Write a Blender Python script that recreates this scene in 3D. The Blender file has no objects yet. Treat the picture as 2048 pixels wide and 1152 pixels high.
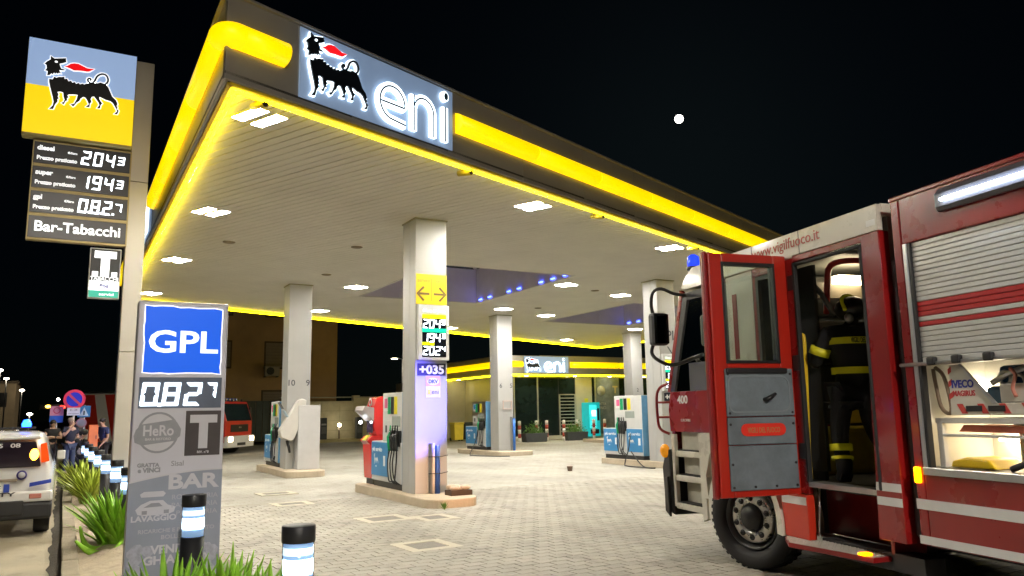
import bpy, math, random
from mathutils import Vector, Matrix
random.seed(7)
R = math.radians
SC = bpy.context.scene
COL = SC.collection

# ------------------------------------------------------------------ camera
# X runs along the pump-island fronts, Y along the islands, Z up, metres
_az, _pitch, _roll = R(29.7), R(9.0), R(-1.0)
_f = Vector((math.sin(_az) * math.cos(_pitch), math.cos(_az) * math.cos(_pitch), math.sin(_pitch)))
_r0 = Vector((math.cos(_az), -math.sin(_az), 0))
_u0 = _r0.cross(_f)
_r = _r0 * math.cos(_roll) + _u0 * math.sin(_roll)
_u = _u0 * math.cos(_roll) - _r0 * math.sin(_roll)
cam = bpy.data.cameras.new('camera')
cam.lens = 36 * 1560 / 2048
cam.sensor_width = 36
cam.clip_start = .05
cam.clip_end = 9000
camo = bpy.data.objects.new('camera', cam)
COL.objects.link(camo)
m = Matrix((_r, _u, -_f)).transposed().to_4x4()
m.translation = (0, 0, 1.6)
camo.matrix_world = m
SC.camera = camo

# ------------------------------------------------------------------ night sky and moonlight
MOON_DIR = (_f + _r * ((1358 - 1024) / 1560) - _u * ((238 - 576) / 1560)).normalized()
wd = bpy.data.worlds.new('World')
SC.world = wd
wd.use_nodes = True
nt = wd.node_tree
bg = nt.nodes['Background']
sky = nt.nodes.new('ShaderNodeTexSky')
sky.sky_type = 'NISHITA'
sky.sun_disc = False
sky.sun_elevation = math.asin(MOON_DIR.z)
sky.sun_rotation = math.atan2(MOON_DIR.x, MOON_DIR.y)
tintn = nt.nodes.new('ShaderNodeMix')
tintn.data_type = 'RGBA'
tintn.blend_type = 'MULTIPLY'
tintn.inputs['Factor'].default_value = 1
tintn.inputs['B'].default_value = (.45, .85, 1.25, 1)
nt.links.new(sky.outputs[0], tintn.inputs['A'])
nt.links.new(tintn.outputs['Result'], bg.inputs[0])
bg.inputs[1].default_value = .0002
sun = bpy.data.lights.new('moonlight', 'SUN')
sun.energy = .012
sun.angle = R(.5)
sun.color = (.85, .92, 1)
suno = bpy.data.objects.new('moonlight', sun)
suno.rotation_euler = MOON_DIR.to_track_quat('Z', 'Y').to_euler()
COL.objects.link(suno)

# ------------------------------------------------------------------ exposure and sampling
vs = SC.view_settings
vs.view_transform = 'Standard'
vs.look = 'None'
vs.exposure = .05
vs.gamma = 1
vs.use_curve_mapping = False
SC.cycles.use_denoising = True
SC.cycles.denoiser = 'OPENIMAGEDENOISE'
SC.cycles.max_bounces = 7
SC.cycles.diffuse_bounces = 4
SC.cycles.glossy_bounces = 4
SC.cycles.transparent_max_bounces = 8
SC.cycles.sample_clamp_indirect = 6
SC.cycles.caustics_reflective = False
SC.cycles.caustics_refractive = False

# ------------------------------------------------------------------ materials
MATS = {}
def mat(name, col, rough=.5, metal=0, var=.12, scale=5, bump=0, emit=None, es=0, coat=0, glass=0, bscale=None, dirt=0):
    if name in MATS: return MATS[name]
    mm = bpy.data.materials.new(name)
    mm.use_nodes = True
    t = mm.node_tree
    N, Lk = t.nodes, t.links
    b = N['Principled BSDF']
    b.inputs['Roughness'].default_value = rough
    b.inputs['Metallic'].default_value = metal
    if coat:
        b.inputs['Coat Weight'].default_value = coat
        b.inputs['Coat Roughness'].default_value = .08
    tc = N.new('ShaderNodeTexCoord')
    nz = N.new('ShaderNodeTexNoise')
    nz.inputs['Scale'].default_value = scale
    nz.inputs['Detail'].default_value = 5
    nz.inputs['Roughness'].default_value = .6
    Lk.new(tc.outputs['Object'], nz.inputs['Vector'])
    rp = N.new('ShaderNodeValToRGB')
    rp.color_ramp.elements[0].position = .3
    rp.color_ramp.elements[1].position = .7
    rp.color_ramp.elements[0].color = tuple(min(1, c * (1 - var)) for c in col) + (1,)
    rp.color_ramp.elements[1].color = tuple(min(1, c * (1 + var)) for c in col) + (1,)
    Lk.new(nz.outputs['Fac'], rp.inputs['Fac'])
    out = rp.outputs['Color']
    if dirt:
        n2 = N.new('ShaderNodeTexNoise')
        n2.inputs['Scale'].default_value = scale * .31
        n2.inputs['Detail'].default_value = 7
        Lk.new(tc.outputs['Object'], n2.inputs['Vector'])
        mr = N.new('ShaderNodeMapRange')
        mr.inputs['From Min'].default_value = .52
        mr.inputs['From Max'].default_value = .72
        mr.inputs['To Max'].default_value = dirt
        Lk.new(n2.outputs['Fac'], mr.inputs['Value'])
        mx = N.new('ShaderNodeMix')
        mx.data_type = 'RGBA'
        mx.inputs['B'].default_value = (col[0] * .35, col[1] * .33, col[2] * .3, 1)
        Lk.new(mr.outputs[0], mx.inputs['Factor'])
        Lk.new(out, mx.inputs['A'])
        out = mx.outputs['Result']
    Lk.new(out, b.inputs['Base Color'])
    if rough > .02:
        mr = N.new('ShaderNodeMapRange')
        mr.inputs['To Min'].default_value = max(0, rough * .8)
        mr.inputs['To Max'].default_value = min(1, rough * 1.2)
        Lk.new(nz.outputs['Fac'], mr.inputs['Value'])
        Lk.new(mr.outputs[0], b.inputs['Roughness'])
    if bump:
        n3 = N.new('ShaderNodeTexNoise')
        n3.inputs['Scale'].default_value = bscale or scale * 8
        n3.inputs['Detail'].default_value = 6
        Lk.new(tc.outputs['Object'], n3.inputs['Vector'])
        bm_ = N.new('ShaderNodeBump')
        bm_.inputs['Strength'].default_value = bump
        bm_.inputs['Distance'].default_value = .02
        Lk.new(n3.outputs['Fac'], bm_.inputs['Height'])
        Lk.new(bm_.outputs[0], b.inputs['Normal'])
    if glass:
        b.inputs['Transmission Weight'].default_value = glass
        b.inputs['IOR'].default_value = 1.45
    if emit:
        b.inputs['Emission Color'].default_value = tuple(emit) + (1,)
        b.inputs['Emission Strength'].default_value = es
    MATS[name] = mm
    return mm

def pane(name, tint, refl=.12, alpha=.25):
    """thin window glass: clear sheet with a glossy reflection"""
    if name in MATS: return MATS[name]
    mm = bpy.data.materials.new(name)
    mm.use_nodes = True
    t = mm.node_tree
    N, Lk = t.nodes, t.links
    N.remove(N['Principled BSDF'])
    o = N['Material Output']
    tr = N.new('ShaderNodeBsdfTransparent')
    tr.inputs[0].default_value = tuple(tint) + (1,)
    gl = N.new('ShaderNodeBsdfGlossy')
    gl.inputs['Roughness'].default_value = .03
    gl.inputs['Color'].default_value = (.9, .95, .93, 1)
    fr = N.new('ShaderNodeFresnel')
    fr.inputs[0].default_value = 1.5
    ad = N.new('ShaderNodeMath')
    ad.operation = 'ADD'
    ad.inputs[1].default_value = refl
    nz = N.new('ShaderNodeTexNoise')
    nz.inputs['Scale'].default_value = 3
    ml = N.new('ShaderNodeMath')
    ml.operation = 'MULTIPLY_ADD'
    ml.inputs[1].default_value = .04
    Lk.new(nz.outputs['Fac'], ml.inputs[0])
    Lk.new(fr.outputs[0], ml.inputs[2])
    Lk.new(ml.outputs[0], ad.inputs[0])
    ms = N.new('ShaderNodeMixShader')
    Lk.new(ad.outputs[0], ms.inputs[0])
    Lk.new(tr.outputs[0], ms.inputs[1])
    Lk.new(gl.outputs[0], ms.inputs[2])
    Lk.new(ms.outputs[0], o.inputs[0])
    MATS[name] = mm
    return mm

def glow(name, col, es, base=None):
    """a lit lamp face or backlit panel"""
    return mat(name, base or col, .4, 0, .03, 3, emit=col, es=es)

# ------------------------------------------------------------------ mesh helpers
class MB:
    def __init__(s): s.v, s.f, s.sm = [], [], []
    def add(s, vs, fs, smooth=False, M=None):
        o = len(s.v)
        s.v += [tuple(M @ Vector(p)) for p in vs] if M else [tuple(p) for p in vs]
        s.f += [tuple(i + o for i in f) for f in fs]
        s.sm += [smooth] * len(fs)
        return s
    def box(s, x0, x1, y0, y1, z0, z1, M=None):
        v = [(x, y, z) for z in (z0, z1) for y in (y0, y1) for x in (x0, x1)]
        return s.add(v, [(0, 2, 3, 1), (4, 5, 7, 6), (0, 1, 5, 4), (2, 6, 7, 3), (0, 4, 6, 2), (1, 3, 7, 5)], False, M)
    def bar(s, a, b, w, h):
        """a square bar from a to b"""
        a, b = Vector(a), Vector(b)
        d = (b - a).normalized()
        x = d.cross(Vector((0, 0, 1)))
        x = Vector((1, 0, 0)) if x.length < 1e-3 else x.normalized()
        y = x.cross(d)
        v = [p + x * i * w / 2 + y * j * h / 2 for p in (a, b) for i, j in ((-1, -1), (1, -1), (1, 1), (-1, 1))]
        return s.add(v, [(3, 2, 1, 0), (4, 5, 6, 7), (0, 1, 5, 4), (1, 2, 6, 5), (2, 3, 7, 6), (3, 0, 4, 7)])
    def cyl(s, a, b, r0, r1=None, n=16, caps=True, smooth=True):
        a, b = Vector(a), Vector(b)
        r1 = r0 if r1 is None else r1
        d = (b - a).normalized()
        x = d.cross(Vector((0, 0, 1)))
        x = Vector((1, 0, 0)) if x.length < 1e-3 else x.normalized()
        y = d.cross(x)
        v = []
        for p, r in ((a, r0), (b, r1)):
            v += [p + (x * math.cos(6.28318 * i / n) + y * math.sin(6.28318 * i / n)) * r for i in range(n)]
        s.add(v, [(i, (i + 1) % n, n + (i + 1) % n, n + i) for i in range(n)], smooth)
        if caps:
            o = len(s.v) - 2 * n
            s.f += [tuple(o + i for i in range(n))[::-1], tuple(o + n + i for i in range(n))]
            s.sm += [False, False]
        return s
    def tube(s, path, r, n=8, closed=False, smooth=True, sx=1):
        P = [Vector(p) for p in path]
        m = len(P)
        rr = r if isinstance(r, (list, tuple)) else [r] * m
        o = len(s.v)
        prev = None
        for i, p in enumerate(P):
            a = P[(i - 1) % m] if (closed or i) else p
            b = P[(i + 1) % m] if (closed or i < m - 1) else p
            d = (b - a)
            d = d.normalized() if d.length > 1e-9 else Vector((0, 0, 1))
            if prev is None:
                x = d.cross(Vector((0, 0, 1)))
                if x.length < .05: x = d.cross(Vector((1, 0, 0)))
            else:
                x = prev - d * prev.dot(d)
            x.normalize()
            prev = x
            y = d.cross(x)
            s.v += [tuple(p + (x * math.cos(6.28318 * k / n) * sx + y * math.sin(6.28318 * k / n)) * rr[i]) for k in range(n)]
        for i in range(m if closed else m - 1):
            j = (i + 1) % m
            for k in range(n):
                l = (k + 1) % n
                s.f.append((o + i * n + k, o + i * n + l, o + j * n + l, o + j * n + k))
                s.sm.append(smooth)
        if not closed:
            s.f += [tuple(o + k for k in range(n))[::-1], tuple(o + (m - 1) * n + k for k in range(n))]
            s.sm += [False, False]
        return s
    def prism(s, pts, d0, d1, ax='y'):
        """outline in the two other axes, thickness along ax"""
        def P(a, b, d): return {'y': (a, d, b), 'x': (d, a, b), 'z': (a, b, d)}[ax]
        n = len(pts)
        o = len(s.v)
        s.v += [P(a, b, d0) for a, b in pts] + [P(a, b, d1) for a, b in pts]
        s.f += [tuple(o + i for i in range(n)), tuple(o + n + i for i in range(n))[::-1]]
        s.f += [(o + i, o + n + i, o + n + (i + 1) % n, o + (i + 1) % n) for i in range(n)]
        s.sm += [False] * (n + 2)
        return s
    def ball(s, c, r, n=12, sc=(1, 1, 1), M=None):
        v, f = [], []
        h = n // 2
        for i in range(1, h):
            for k in range(n):
                a, b = math.pi * i / h, 6.28318 * k / n
                v.append((c[0] + r * sc[0] * math.sin(a) * math.cos(b), c[1] + r * sc[1] * math.sin(a) * math.sin(b), c[2] + r * sc[2] * math.cos(a)))
        v += [(c[0], c[1], c[2] + r * sc[2]), (c[0], c[1], c[2] - r * sc[2])]
        t, bt = len(v) - 2, len(v) - 1
        for i in range(h - 2):
            for k in range(n): f.append((i * n + k, (i + 1) * n + k, (i + 1) * n + (k + 1) % n, i * n + (k + 1) % n))
        for k in range(n):
            f.append((t, k, (k + 1) % n))
            f.append((bt, (h - 2) * n + (k + 1) % n, (h - 2) * n + k))
        return s.add(v, f, True, M)
    def lathe(s, prof, c, ax='z', n=24, smooth=True):
        o = len(s.v)
        m = len(prof)
        for r, h in prof:
            for k in range(n):
                a, b = r * math.cos(6.28318 * k / n), r * math.sin(6.28318 * k / n)
                p = {'z': (a, b, h), 'x': (h, a, b), 'y': (b, h, a)}[ax]
                s.v.append((c[0] + p[0], c[1] + p[1], c[2] + p[2]))
        for i in range(m - 1):
            for k in range(n):
                l = (k + 1) % n
                s.f.append((o + i * n + k, o + i * n + l, o + (i + 1) * n + l, o + (i + 1) * n + k))
                s.sm.append(smooth)
        if prof[0][0] > 1e-6:
            s.f.append(tuple(o + k for k in range(n))[::-1]); s.sm.append(False)
        if prof[-1][0] > 1e-6:
            s.f.append(tuple(o + (m - 1) * n + k for k in range(n))); s.sm.append(False)
        return s
    def mesh(s, name):
        me = bpy.data.meshes.new(name)
        me.from_pydata(s.v, [], s.f)
        me.polygons.foreach_set('use_smooth', s.sm)
        me.update()
        return me
    def build(s, name, material, parent=None, bev=0, loc=None, rot=None, sub=0):
        me = s.mesh(name)
        me.materials.append(material)
        o = bpy.data.objects.new(name, me)
        COL.objects.link(o)
        if parent: o.parent = parent
        if loc: o.location = loc
        if rot: o.rotation_euler = rot
        if bev:
            md = o.modifiers.new('edge', 'BEVEL')
            md.width = bev
            md.segments = 2
            md.limit_method = 'ANGLE'
            md.angle_limit = R(40)
        if sub:
            md = o.modifiers.new('sub', 'SUBSURF')
            md.levels = md.render_levels = sub
        return o

def tag(o, label=None, cat=None, group=None, kind=None):
    if label: o['label'] = label
    if cat: o['category'] = cat
    if group: o['group'] = group
    if kind: o['kind'] = kind
    return o

def thing(name, label, cat, loc=(0, 0, 0), rz=0, group=None):
    o = bpy.data.objects.new(name, None)
    o.empty_display_size = .2
    COL.objects.link(o)
    o.location = loc
    o.rotation_euler = (0, 0, rz)
    return tag(o, label, cat, group)

def copy_tree(o, parent=None):
    c = o.copy()
    COL.objects.link(c)
    if parent: c.parent = parent
    for ch in [x for x in o.children]: copy_tree(ch, c)
    return c

FACE = {'-y': (R(90), 0, 0), '-x': (R(90), 0, R(-90)), 'x': (R(90), 0, R(90)), 'y': (R(90), 0, R(180)), 'z': (0, 0, 0)}
TEXTS = []
def txt(body, parent, loc, h, material, face='-y', width=None, bold=.02, name='lettering', align='CENTER', shear=0, ext=.0015):
    """flat lettering; h is the cap height, width an exact width to fill"""
    c = bpy.data.curves.new(name, 'FONT')
    c.body = body
    c.size = h / .69
    c.align_x = align
    c.align_y = 'BOTTOM_BASELINE'
    c.offset = bold * h
    c.extrude = ext
    c.shear = shear
    c.resolution_u = 3
    c.materials.append(material)
    o = bpy.data.objects.new(name, c)
    COL.objects.link(o)
    o.location = loc
    o.rotation_euler = FACE[face] if isinstance(face, str) else face
    o.parent = parent
    if width: TEXTS.append((o, width))
    return o

SEG = {'0': 'abcdef', '1': 'bc', '2': 'abged', '3': 'abgcd', '4': 'fgbc', '5': 'afgcd', '6': 'afgedc', '7': 'abc', '8': 'abcdefg', '9': 'abcdfg'}
def digit(mb, ch, x, z, w, h, y, th, slant=.1, d=.004, ax='y', sgn=1):
    """one seven segment numeral, lower left corner x, z"""
    t = th
    g = t * .06
    q = h / 2
    S = {'a': [(g, h), (w - g, h), (w - t - g, h - t), (t + g, h - t)],
         'd': [(t + g, t), (w - t - g, t), (w - g, 0), (g, 0)],
         'g': [(t * .5 + g, q), (t + g, q + t / 2), (w - t - g, q + t / 2), (w - t * .5 - g, q), (w - t - g, q - t / 2), (t + g, q - t / 2)],
         'f': [(0, h - g), (t, h - t - g), (t, q + t * .5 + g), (t * .5, q + g), (0, q + g)],
         'b': [(w, h - g), (w - t, h - t - g), (w - t, q + t * .5 + g), (w - t * .5, q + g), (w, q + g)],
         'e': [(0, g), (t, t + g), (t, q - t * .5 - g), (t * .5, q - g), (0, q - g)],
         'c': [(w, g), (w - t, t + g), (w - t, q - t * .5 - g), (w - t * .5, q - g), (w, q - g)]}
    if ch == '.':
        mb.prism([(x, z), (x + t, z), (x + t, z + t), (x, z + t)], y - d, y + d * .2, ax)
        return
    for k in SEG[ch]:
        p = [(x + sgn * (a + b * slant), z + b) for a, b in S[k]]
        mb.prism(p, y - d, y + d * .2, ax)

def clip(poly, a, b, c):
    """keep the part of a polygon with a*x + b*y <= c"""
    out = []
    for i, p in enumerate(poly):
        q = poly[(i + 1) % len(poly)]
        dp, dq = a * p[0] + b * p[1] - c, a * q[0] + b * q[1] - c
        if dp <= 0: out.append(p)
        if dp * dq < 0:
            t = dp / (dp - dq)
            out.append((p[0] + (q[0] - p[0]) * t, p[1] + (q[1] - p[1]) * t))
    return out

# shared materials
white_paint = mat('white_paint', (.62, .62, .6), .4, 0, .05, 3, dirt=.15)
grey_alu = mat('grey_aluminium_panel', (.5, .5, .49), .38, .25, .06, 2, dirt=.12)
light_grey = mat('light_grey_panel', (.58, .58, .58), .42, .1, .05, 3, dirt=.12)
black_plastic = mat('black_plastic', (.012, .012, .013), .42, 0, .2, 9)
rubber = mat('rubber', (.014, .014, .015), .7, 0, .25, 12, bump=.1)
dark_metal = mat('dark_metal', (.05, .05, .052), .4, .7, .15, 8)
steel = mat('brushed_steel', (.55, .55, .55), .3, 1, .1, 14)
yellow_tube = glow('lit_yellow_tube', (1, .66, .0), 1.15)
yellow_neon = glow('yellow_neon', (1, .8, .006), 13)
led_white = glow('white_led', (.86, .93, 1), 4.5)
lamp_white = glow('downlight_lens', (1, .95, .86), 430)
# ------------------------------------------------------------------ ground, forecourt paving, planting bed, road
ground_m = mat('asphalt', (.055, .052, .048), .85, 0, .3, .8, bump=.5, bscale=60, dirt=.3)
g = MB()
g.add([(-600, -200, -.06), (700, -200, -.06), (700, 900, -.06), (-600, 900, -.06)], [(0, 1, 2, 3)])
tag(g.build('ground', ground_m), kind='structure')
road_m = mat('worn_road_asphalt', (.5, .44, .32), .8, 0, .16, .9, bump=.4, bscale=45, dirt=.35)
MB().box(-9, .06, -6, 60, -.3, -.004).build('road', road_m)
tag(bpy.data.objects['road'], kind='structure')
joint_m = mat('paving_joint_sand', (.31, .29, .24), .95, 0, .25, 14, bump=.3)
def paver_material():
    mm = mat('concrete_paver', (.43, .41, .36), .75, 0, .12, 1.7, bump=.35, bscale=70, dirt=.25)
    t = mm.node_tree
    N, Lk = t.nodes, t.links
    b = N['Principled BSDF']
    src = b.inputs['Base Color'].links[0].from_socket
    # each stone a little lighter, darker or redder than its neighbours; farther stones carry the joints as colour
    oi = N.new('ShaderNodeObjectInfo')
    geo = N.new('ShaderNodeNewGeometry')
    ad = N.new('ShaderNodeMath'); ad.operation = 'ADD'
    Lk.new(oi.outputs['Random'], ad.inputs[0]); Lk.new(geo.outputs['Random Per Island'], ad.inputs[1])
    fr = N.new('ShaderNodeMath'); fr.operation = 'FRACT'
    Lk.new(ad.outputs[0], fr.inputs[0])
    rp = N.new('ShaderNodeValToRGB')
    rp.color_ramp.elements[0].color = (.72, .74, .7, 1)
    rp.color_ramp.elements[1].color = (1.18, 1.1, 1.05, 1)
    e = rp.color_ramp.elements.new(.5); e.color = (1, 1, .97, 1)
    Lk.new(fr.outputs[0], rp.inputs[0])
    mx = N.new('ShaderNodeMix'); mx.data_type = 'RGBA'; mx.blend_type = 'MULTIPLY'
    mx.inputs['Factor'].default_value = .28
    Lk.new(src, mx.inputs['A']); Lk.new(rp.outputs[0], mx.inputs['B'])
    Lk.new(mx.outputs['Result'], b.inputs['Base Color'])
    return mm
paver_m = paver_material()
def far_paving_material():
    mm = mat('far_concrete_paving', (.43, .415, .365), .7, 0, .14, .45, bump=.2, bscale=40, dirt=.4)
    t = mm.node_tree
    N, Lk = t.nodes, t.links
    b = N['Principled BSDF']
    src = b.inputs['Base Color'].links[0].from_socket
    tc = N.new('ShaderNodeTexCoord')
    br = N.new('ShaderNodeTexBrick')
    br.inputs['Scale'].default_value = 1
    br.inputs['Brick Width'].default_value = .22
    br.inputs['Row Height'].default_value = .165
    br.inputs['Mortar Size'].default_value = .006
    br.inputs['Color1'].default_value = (1, 1, 1, 1)
    br.inputs['Color2'].default_value = (.9, .9, .88, 1)
    br.inputs['Mortar'].default_value = (.62, .6, .54, 1)
    Lk.new(tc.outputs['Object'], br.inputs['Vector'])
    mx = N.new('ShaderNodeMix'); mx.data_type = 'RGBA'; mx.blend_type = 'MULTIPLY'
    mx.inputs['Factor'].default_value = .8
    Lk.new(src, mx.inputs['A']); Lk.new(br.outputs['Color'], mx.inputs['B'])
    Lk.new(mx.outputs['Result'], b.inputs['Base Color'])
    return mm
far_m = far_paving_material()
def stains(mm, lo=.72, scale=.42):
    """oil stains, tyre scuffs and paler patches spread over the paving"""
    t = mm.node_tree
    N, Lk = t.nodes, t.links
    b = N['Principled BSDF']
    src = b.inputs['Base Color'].links[0].from_socket
    g_ = N.new('ShaderNodeNewGeometry')
    mp = N.new('ShaderNodeMapping')
    mp.inputs['Scale'].default_value = (1, .55, 1)
    mp.inputs['Rotation'].default_value = (0, 0, .5)
    Lk.new(g_.outputs['Position'], mp.inputs[0])
    last = src
    for sc_, a0, a1, lo_ in ((scale, .38, .66, lo), (scale * 5, .56, .74, .62), (scale * .13, .3, .7, .86)):
        nz = N.new('ShaderNodeTexNoise')
        nz.inputs['Scale'].default_value = sc_
        nz.inputs['Detail'].default_value = 6
        nz.inputs['Roughness'].default_value = .62
        Lk.new(mp.outputs[0], nz.inputs['Vector'])
        rp = N.new('ShaderNodeValToRGB')
        rp.color_ramp.elements[0].position = a0
        rp.color_ramp.elements[1].position = a1
        rp.color_ramp.elements[0].color = (1, 1, 1, 1)
        rp.color_ramp.elements[1].color = (lo_, lo_ * .985, lo_ * .95, 1)
        Lk.new(nz.outputs['Fac'], rp.inputs['Fac'])
        mx = N.new('ShaderNodeMix'); mx.data_type = 'RGBA'; mx.blend_type = 'MULTIPLY'
        mx.inputs['Factor'].default_value = 1
        Lk.new(last, mx.inputs['A']); Lk.new(rp.outputs[0], mx.inputs['B'])
        last = mx.outputs['Result']
    Lk.new(last, b.inputs['Base Color'])
stains(paver_m)
stains(far_m)
stains(road_m, .75)
fore = MB().box(1.62, 62, -6, 46, -.3, -.014).build('forecourt', far_m)
tag(fore, kind='structure')
# joint bed under the real stones (nearest area), stones proud of it
PX0, PX1, PY0, PY1 = 1.66, 12.2, 2.2, 15.2
COVERS = [(3.96, 9.18, .42, .45), (4.4, 11.85, .5, .44), (5.1, 11.5, .34, .4), (3.74, 14.85, .45, .34), (3.95, 17.0, .5, .36)]
def blocked(x, y):
    for cx, cy, w, d in COVERS:
        if abs(x - cx) < w / 2 + .2 and abs(y - cy) < d / 2 + .17: return True
    return 5.5 < x < 6.34 and 12.5 < y < 16.5
bed = MB().box(PX0 - .03, PX1 + .03, PY0 - .03, PY1 + .03, -.1, -.004).build('joint_bed', joint_m, fore)
def stone(mb, x, y, w, d, z):
    c = .004
    a0, a1, b0, b1 = x - w / 2, x + w / 2, y - d / 2, y + d / 2
    k = .012   # wavy ends interlock
    top = [(a0 + c, b0 + c, z), (x, b0 + c + k * .5, z), (a1 - c, b0 + c, z), (a1 - c, b1 - c, z), (x, b1 - c + k * .5, z), (a0 + c, b1 - c, z)]
    bot = [(a0, b0, -.02), (x, b0 + k * .5, -.02), (a1, b0, -.02), (a1, b1, -.02), (x, b1 + k * .5, -.02), (a0, b1, -.02)]
    mb.add(top + bot, [(0, 1, 4, 5), (1, 2, 3, 4)] + [(i + 6, (i + 1) % 6 + 6, (i + 1) % 6, i) for i in range(6)])
_ca, _sa = math.cos(R(3)), math.sin(R(3))
cells = []
rw, rh, gap = .225, .165, .008
for j in range(-40, 190):
    for i in range(-30, 80):
        lx = (i + (.5 if j % 2 else 0)) * rw
        ly = j * rh
        x = PX0 + lx * _ca - ly * _sa
        y = PY0 - 1 + lx * _sa + ly * _ca
        if not (PX0 + .12 < x < PX1 - .12 and PY0 + .1 < y < PY1 - .1) or blocked(x, y): continue
        cells.append((x, y))
def seen_size(c):
    v = Vector((c[0], c[1], 0)) - Vector((0, 0, 1.6))
    d = v.dot(_f)
    px, py = 1024 + 1560 * v.dot(_r) / d, 576 - 1560 * v.dot(_u) / d
    ok = d > 1 and -20 < px < 2068 and py < 1165 and not (px < 470) and not (px > 1440 and py > 1110)
    return (d if ok else 999)
cells.sort(key=seen_size)
protos = []
for k in range(4):
    b = MB()
    stone(b, 0, 0, rw - gap, rh - gap, 0)
    protos.append(b.mesh('paver'))
    protos[-1].materials.append(paver_m)
for k, (x, y) in enumerate(cells[:290]):
    o = bpy.data.objects.new('paver', protos[k % 4])
    COL.objects.link(o)
    o.parent = fore
    o.location = (x, y, random.uniform(-.001, .002))
    o.rotation_euler = (random.uniform(-.005, .005), random.uniform(-.005, .005), R(3) + random.uniform(-.02, .02))
b = MB()
for x, y in cells[290:]:
    o = len(b.v)
    stone(b, 0, 0, rw - gap, rh - gap, random.uniform(-.001, .002))
    a = R(3) + random.uniform(-.02, .02)
    ca, sa = math.cos(a), math.sin(a)
    for q in range(o, len(b.v)):
        p = b.v[q]
        b.v[q] = (x + p[0] * ca - p[1] * sa, y + p[0] * sa + p[1] * ca, p[2])
o = b.build('pavers', paver_m, fore)
o['kind'] = 'stuff'
# inspection covers let into the paving
frame_m = mat('pale_concrete_surround', (.5, .46, .36), .8, 0, .1, 6, bump=.3)
lid_m = mat('cast_cover_infill', (.2, .19, .16), .7, .1, .2, 12, bump=.4)
lab = ['inspection cover closest to the camera, alone in the middle of the forecourt', 'left one of the two adjoining covers before the front pump island',
       'right one of the two adjoining covers before the front pump island', 'second farthest of the covers, left of the red payment terminal', 'farthest of the covers, just before the numbered column']
for (cx, cy, w, d), l in zip(COVERS, lab):
    t = thing('inspection_cover', l, 'manhole cover', (cx, cy, 0), R(3), 'covers in the forecourt')
    f_ = MB()
    e = .13
    f_.box(-w / 2 - e, w / 2 + e, -d / 2 - e, -d / 2, -.012, .002).box(-w / 2 - e, w / 2 + e, d / 2, d / 2 + e, -.012, .002)
    f_.box(-w / 2 - e, -w / 2, -d / 2, d / 2, -.012, .002).box(w / 2, w / 2 + e, -d / 2, d / 2, -.012, .002)
    f_.build('surround', frame_m, t)
    MB().box(-w / 2 + .012, w / 2 - .012, -d / 2 + .012, d / 2 - .012, -.012, -.003).build('lid', lid_m, t)
# planting bed of sand between road and forecourt, edged with kerbs
sand_m = mat('sandy_soil', (.42, .35, .25), .95, 0, .2, 7, bump=.9, bscale=30)
b = MB()
nx, ny = 10, 120
for j in range(ny + 1):
    for i in range(nx + 1):
        x, y = .24 + 1.22 * i / nx, 1 + 33 * j / ny
        b.v.append((x, y, .06 + .03 * math.sin(3.1 * x + y * 1.7) + random.uniform(-.018, .018) + .04 * math.sin(math.pi * i / nx)))
for j in range(ny):
    for i in range(nx):
        k = j * (nx + 1) + i
        b.f.append((k, k + 1, k + nx + 2, k + nx + 1)); b.sm.append(True)
bedo = tag(b.build('planting_bed', sand_m), kind='structure')
kerb_m = mat('kerb_concrete', (.3, .255, .18), .85, 0, .18, 5, bump=.4)
for xx, nm in ((.07, 'kerb'), (1.46, 'kerb')):
    root = tag(MB().box(xx + .01, xx + .15, 0, 34.9, -.2, .06).build(nm, kerb_m), kind='structure')
    kb = MB().box(0, .16, .006, .994, -.2, .1).mesh('kerb_stone')
    kb.materials.append(kerb_m)
    for k in range(35):
        o = bpy.data.objects.new('kerb_stone', kb)
        COL.objects.link(o)
        o.parent = root
        o.location = (xx + random.uniform(-.006, .006), k, random.uniform(-.006, .006))
        md = o.modifiers.new('edge', 'BEVEL'); md.width = .012; md.segments = 2
gut_m = mat('dark_gutter_dirt', (.05, .042, .03), .95, 0, .4, 9, bump=.6)
b = MB()
prev = None
for k in range(120):
    y = 2 + k * .28
    w = .1 + .05 * random.random()
    b.v += [(.075, y, .003), (.075 - w, y, .002)]
    if k: b.f.append((2 * k - 2, 2 * k - 1, 2 * k + 1, 2 * k)); b.sm.append(False)
tag(b.build('gutter_dirt', gut_m), kind='stuff')
# ------------------------------------------------------------------ canopy
S = 5.3
FA = R(21.24)
FD = Vector((math.cos(FA), math.sin(FA), 0))          # along the front fascia
FN = Vector((math.sin(FA), -math.cos(FA), 0))         # outwards
CX0, CX1 = 1.3, 27.5
def fy(x): return 8.56 + math.tan(FA) * (x - CX0)
def by(x): return 26.75 + .43 * (x - CX0)
OUT = [(CX0, fy(CX0)), (CX1, fy(CX1)), (CX1, by(CX1)), (CX0, by(CX0))]
HOLES = [(7.95, 12.05, 17.7, 23.6), (17.2, 21.4, 21.5, 27.5)]
canopy = thing('petrol_station_canopy', 'big flat canopy of pale slats edged in glowing yellow over the pumps', 'canopy', (0, 0, 0))
slat_m = mat('cream_ceiling_slat', (.88, .855, .79), .45, 0, .04, 1.2, dirt=.12)
gapm = mat('dark_slat_joint', (.03, .027, .02), .8)
SA = R(25.5)
sd = Vector((-math.sin(SA), math.cos(SA)))
sn = Vector((math.cos(SA), math.sin(SA)))
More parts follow.
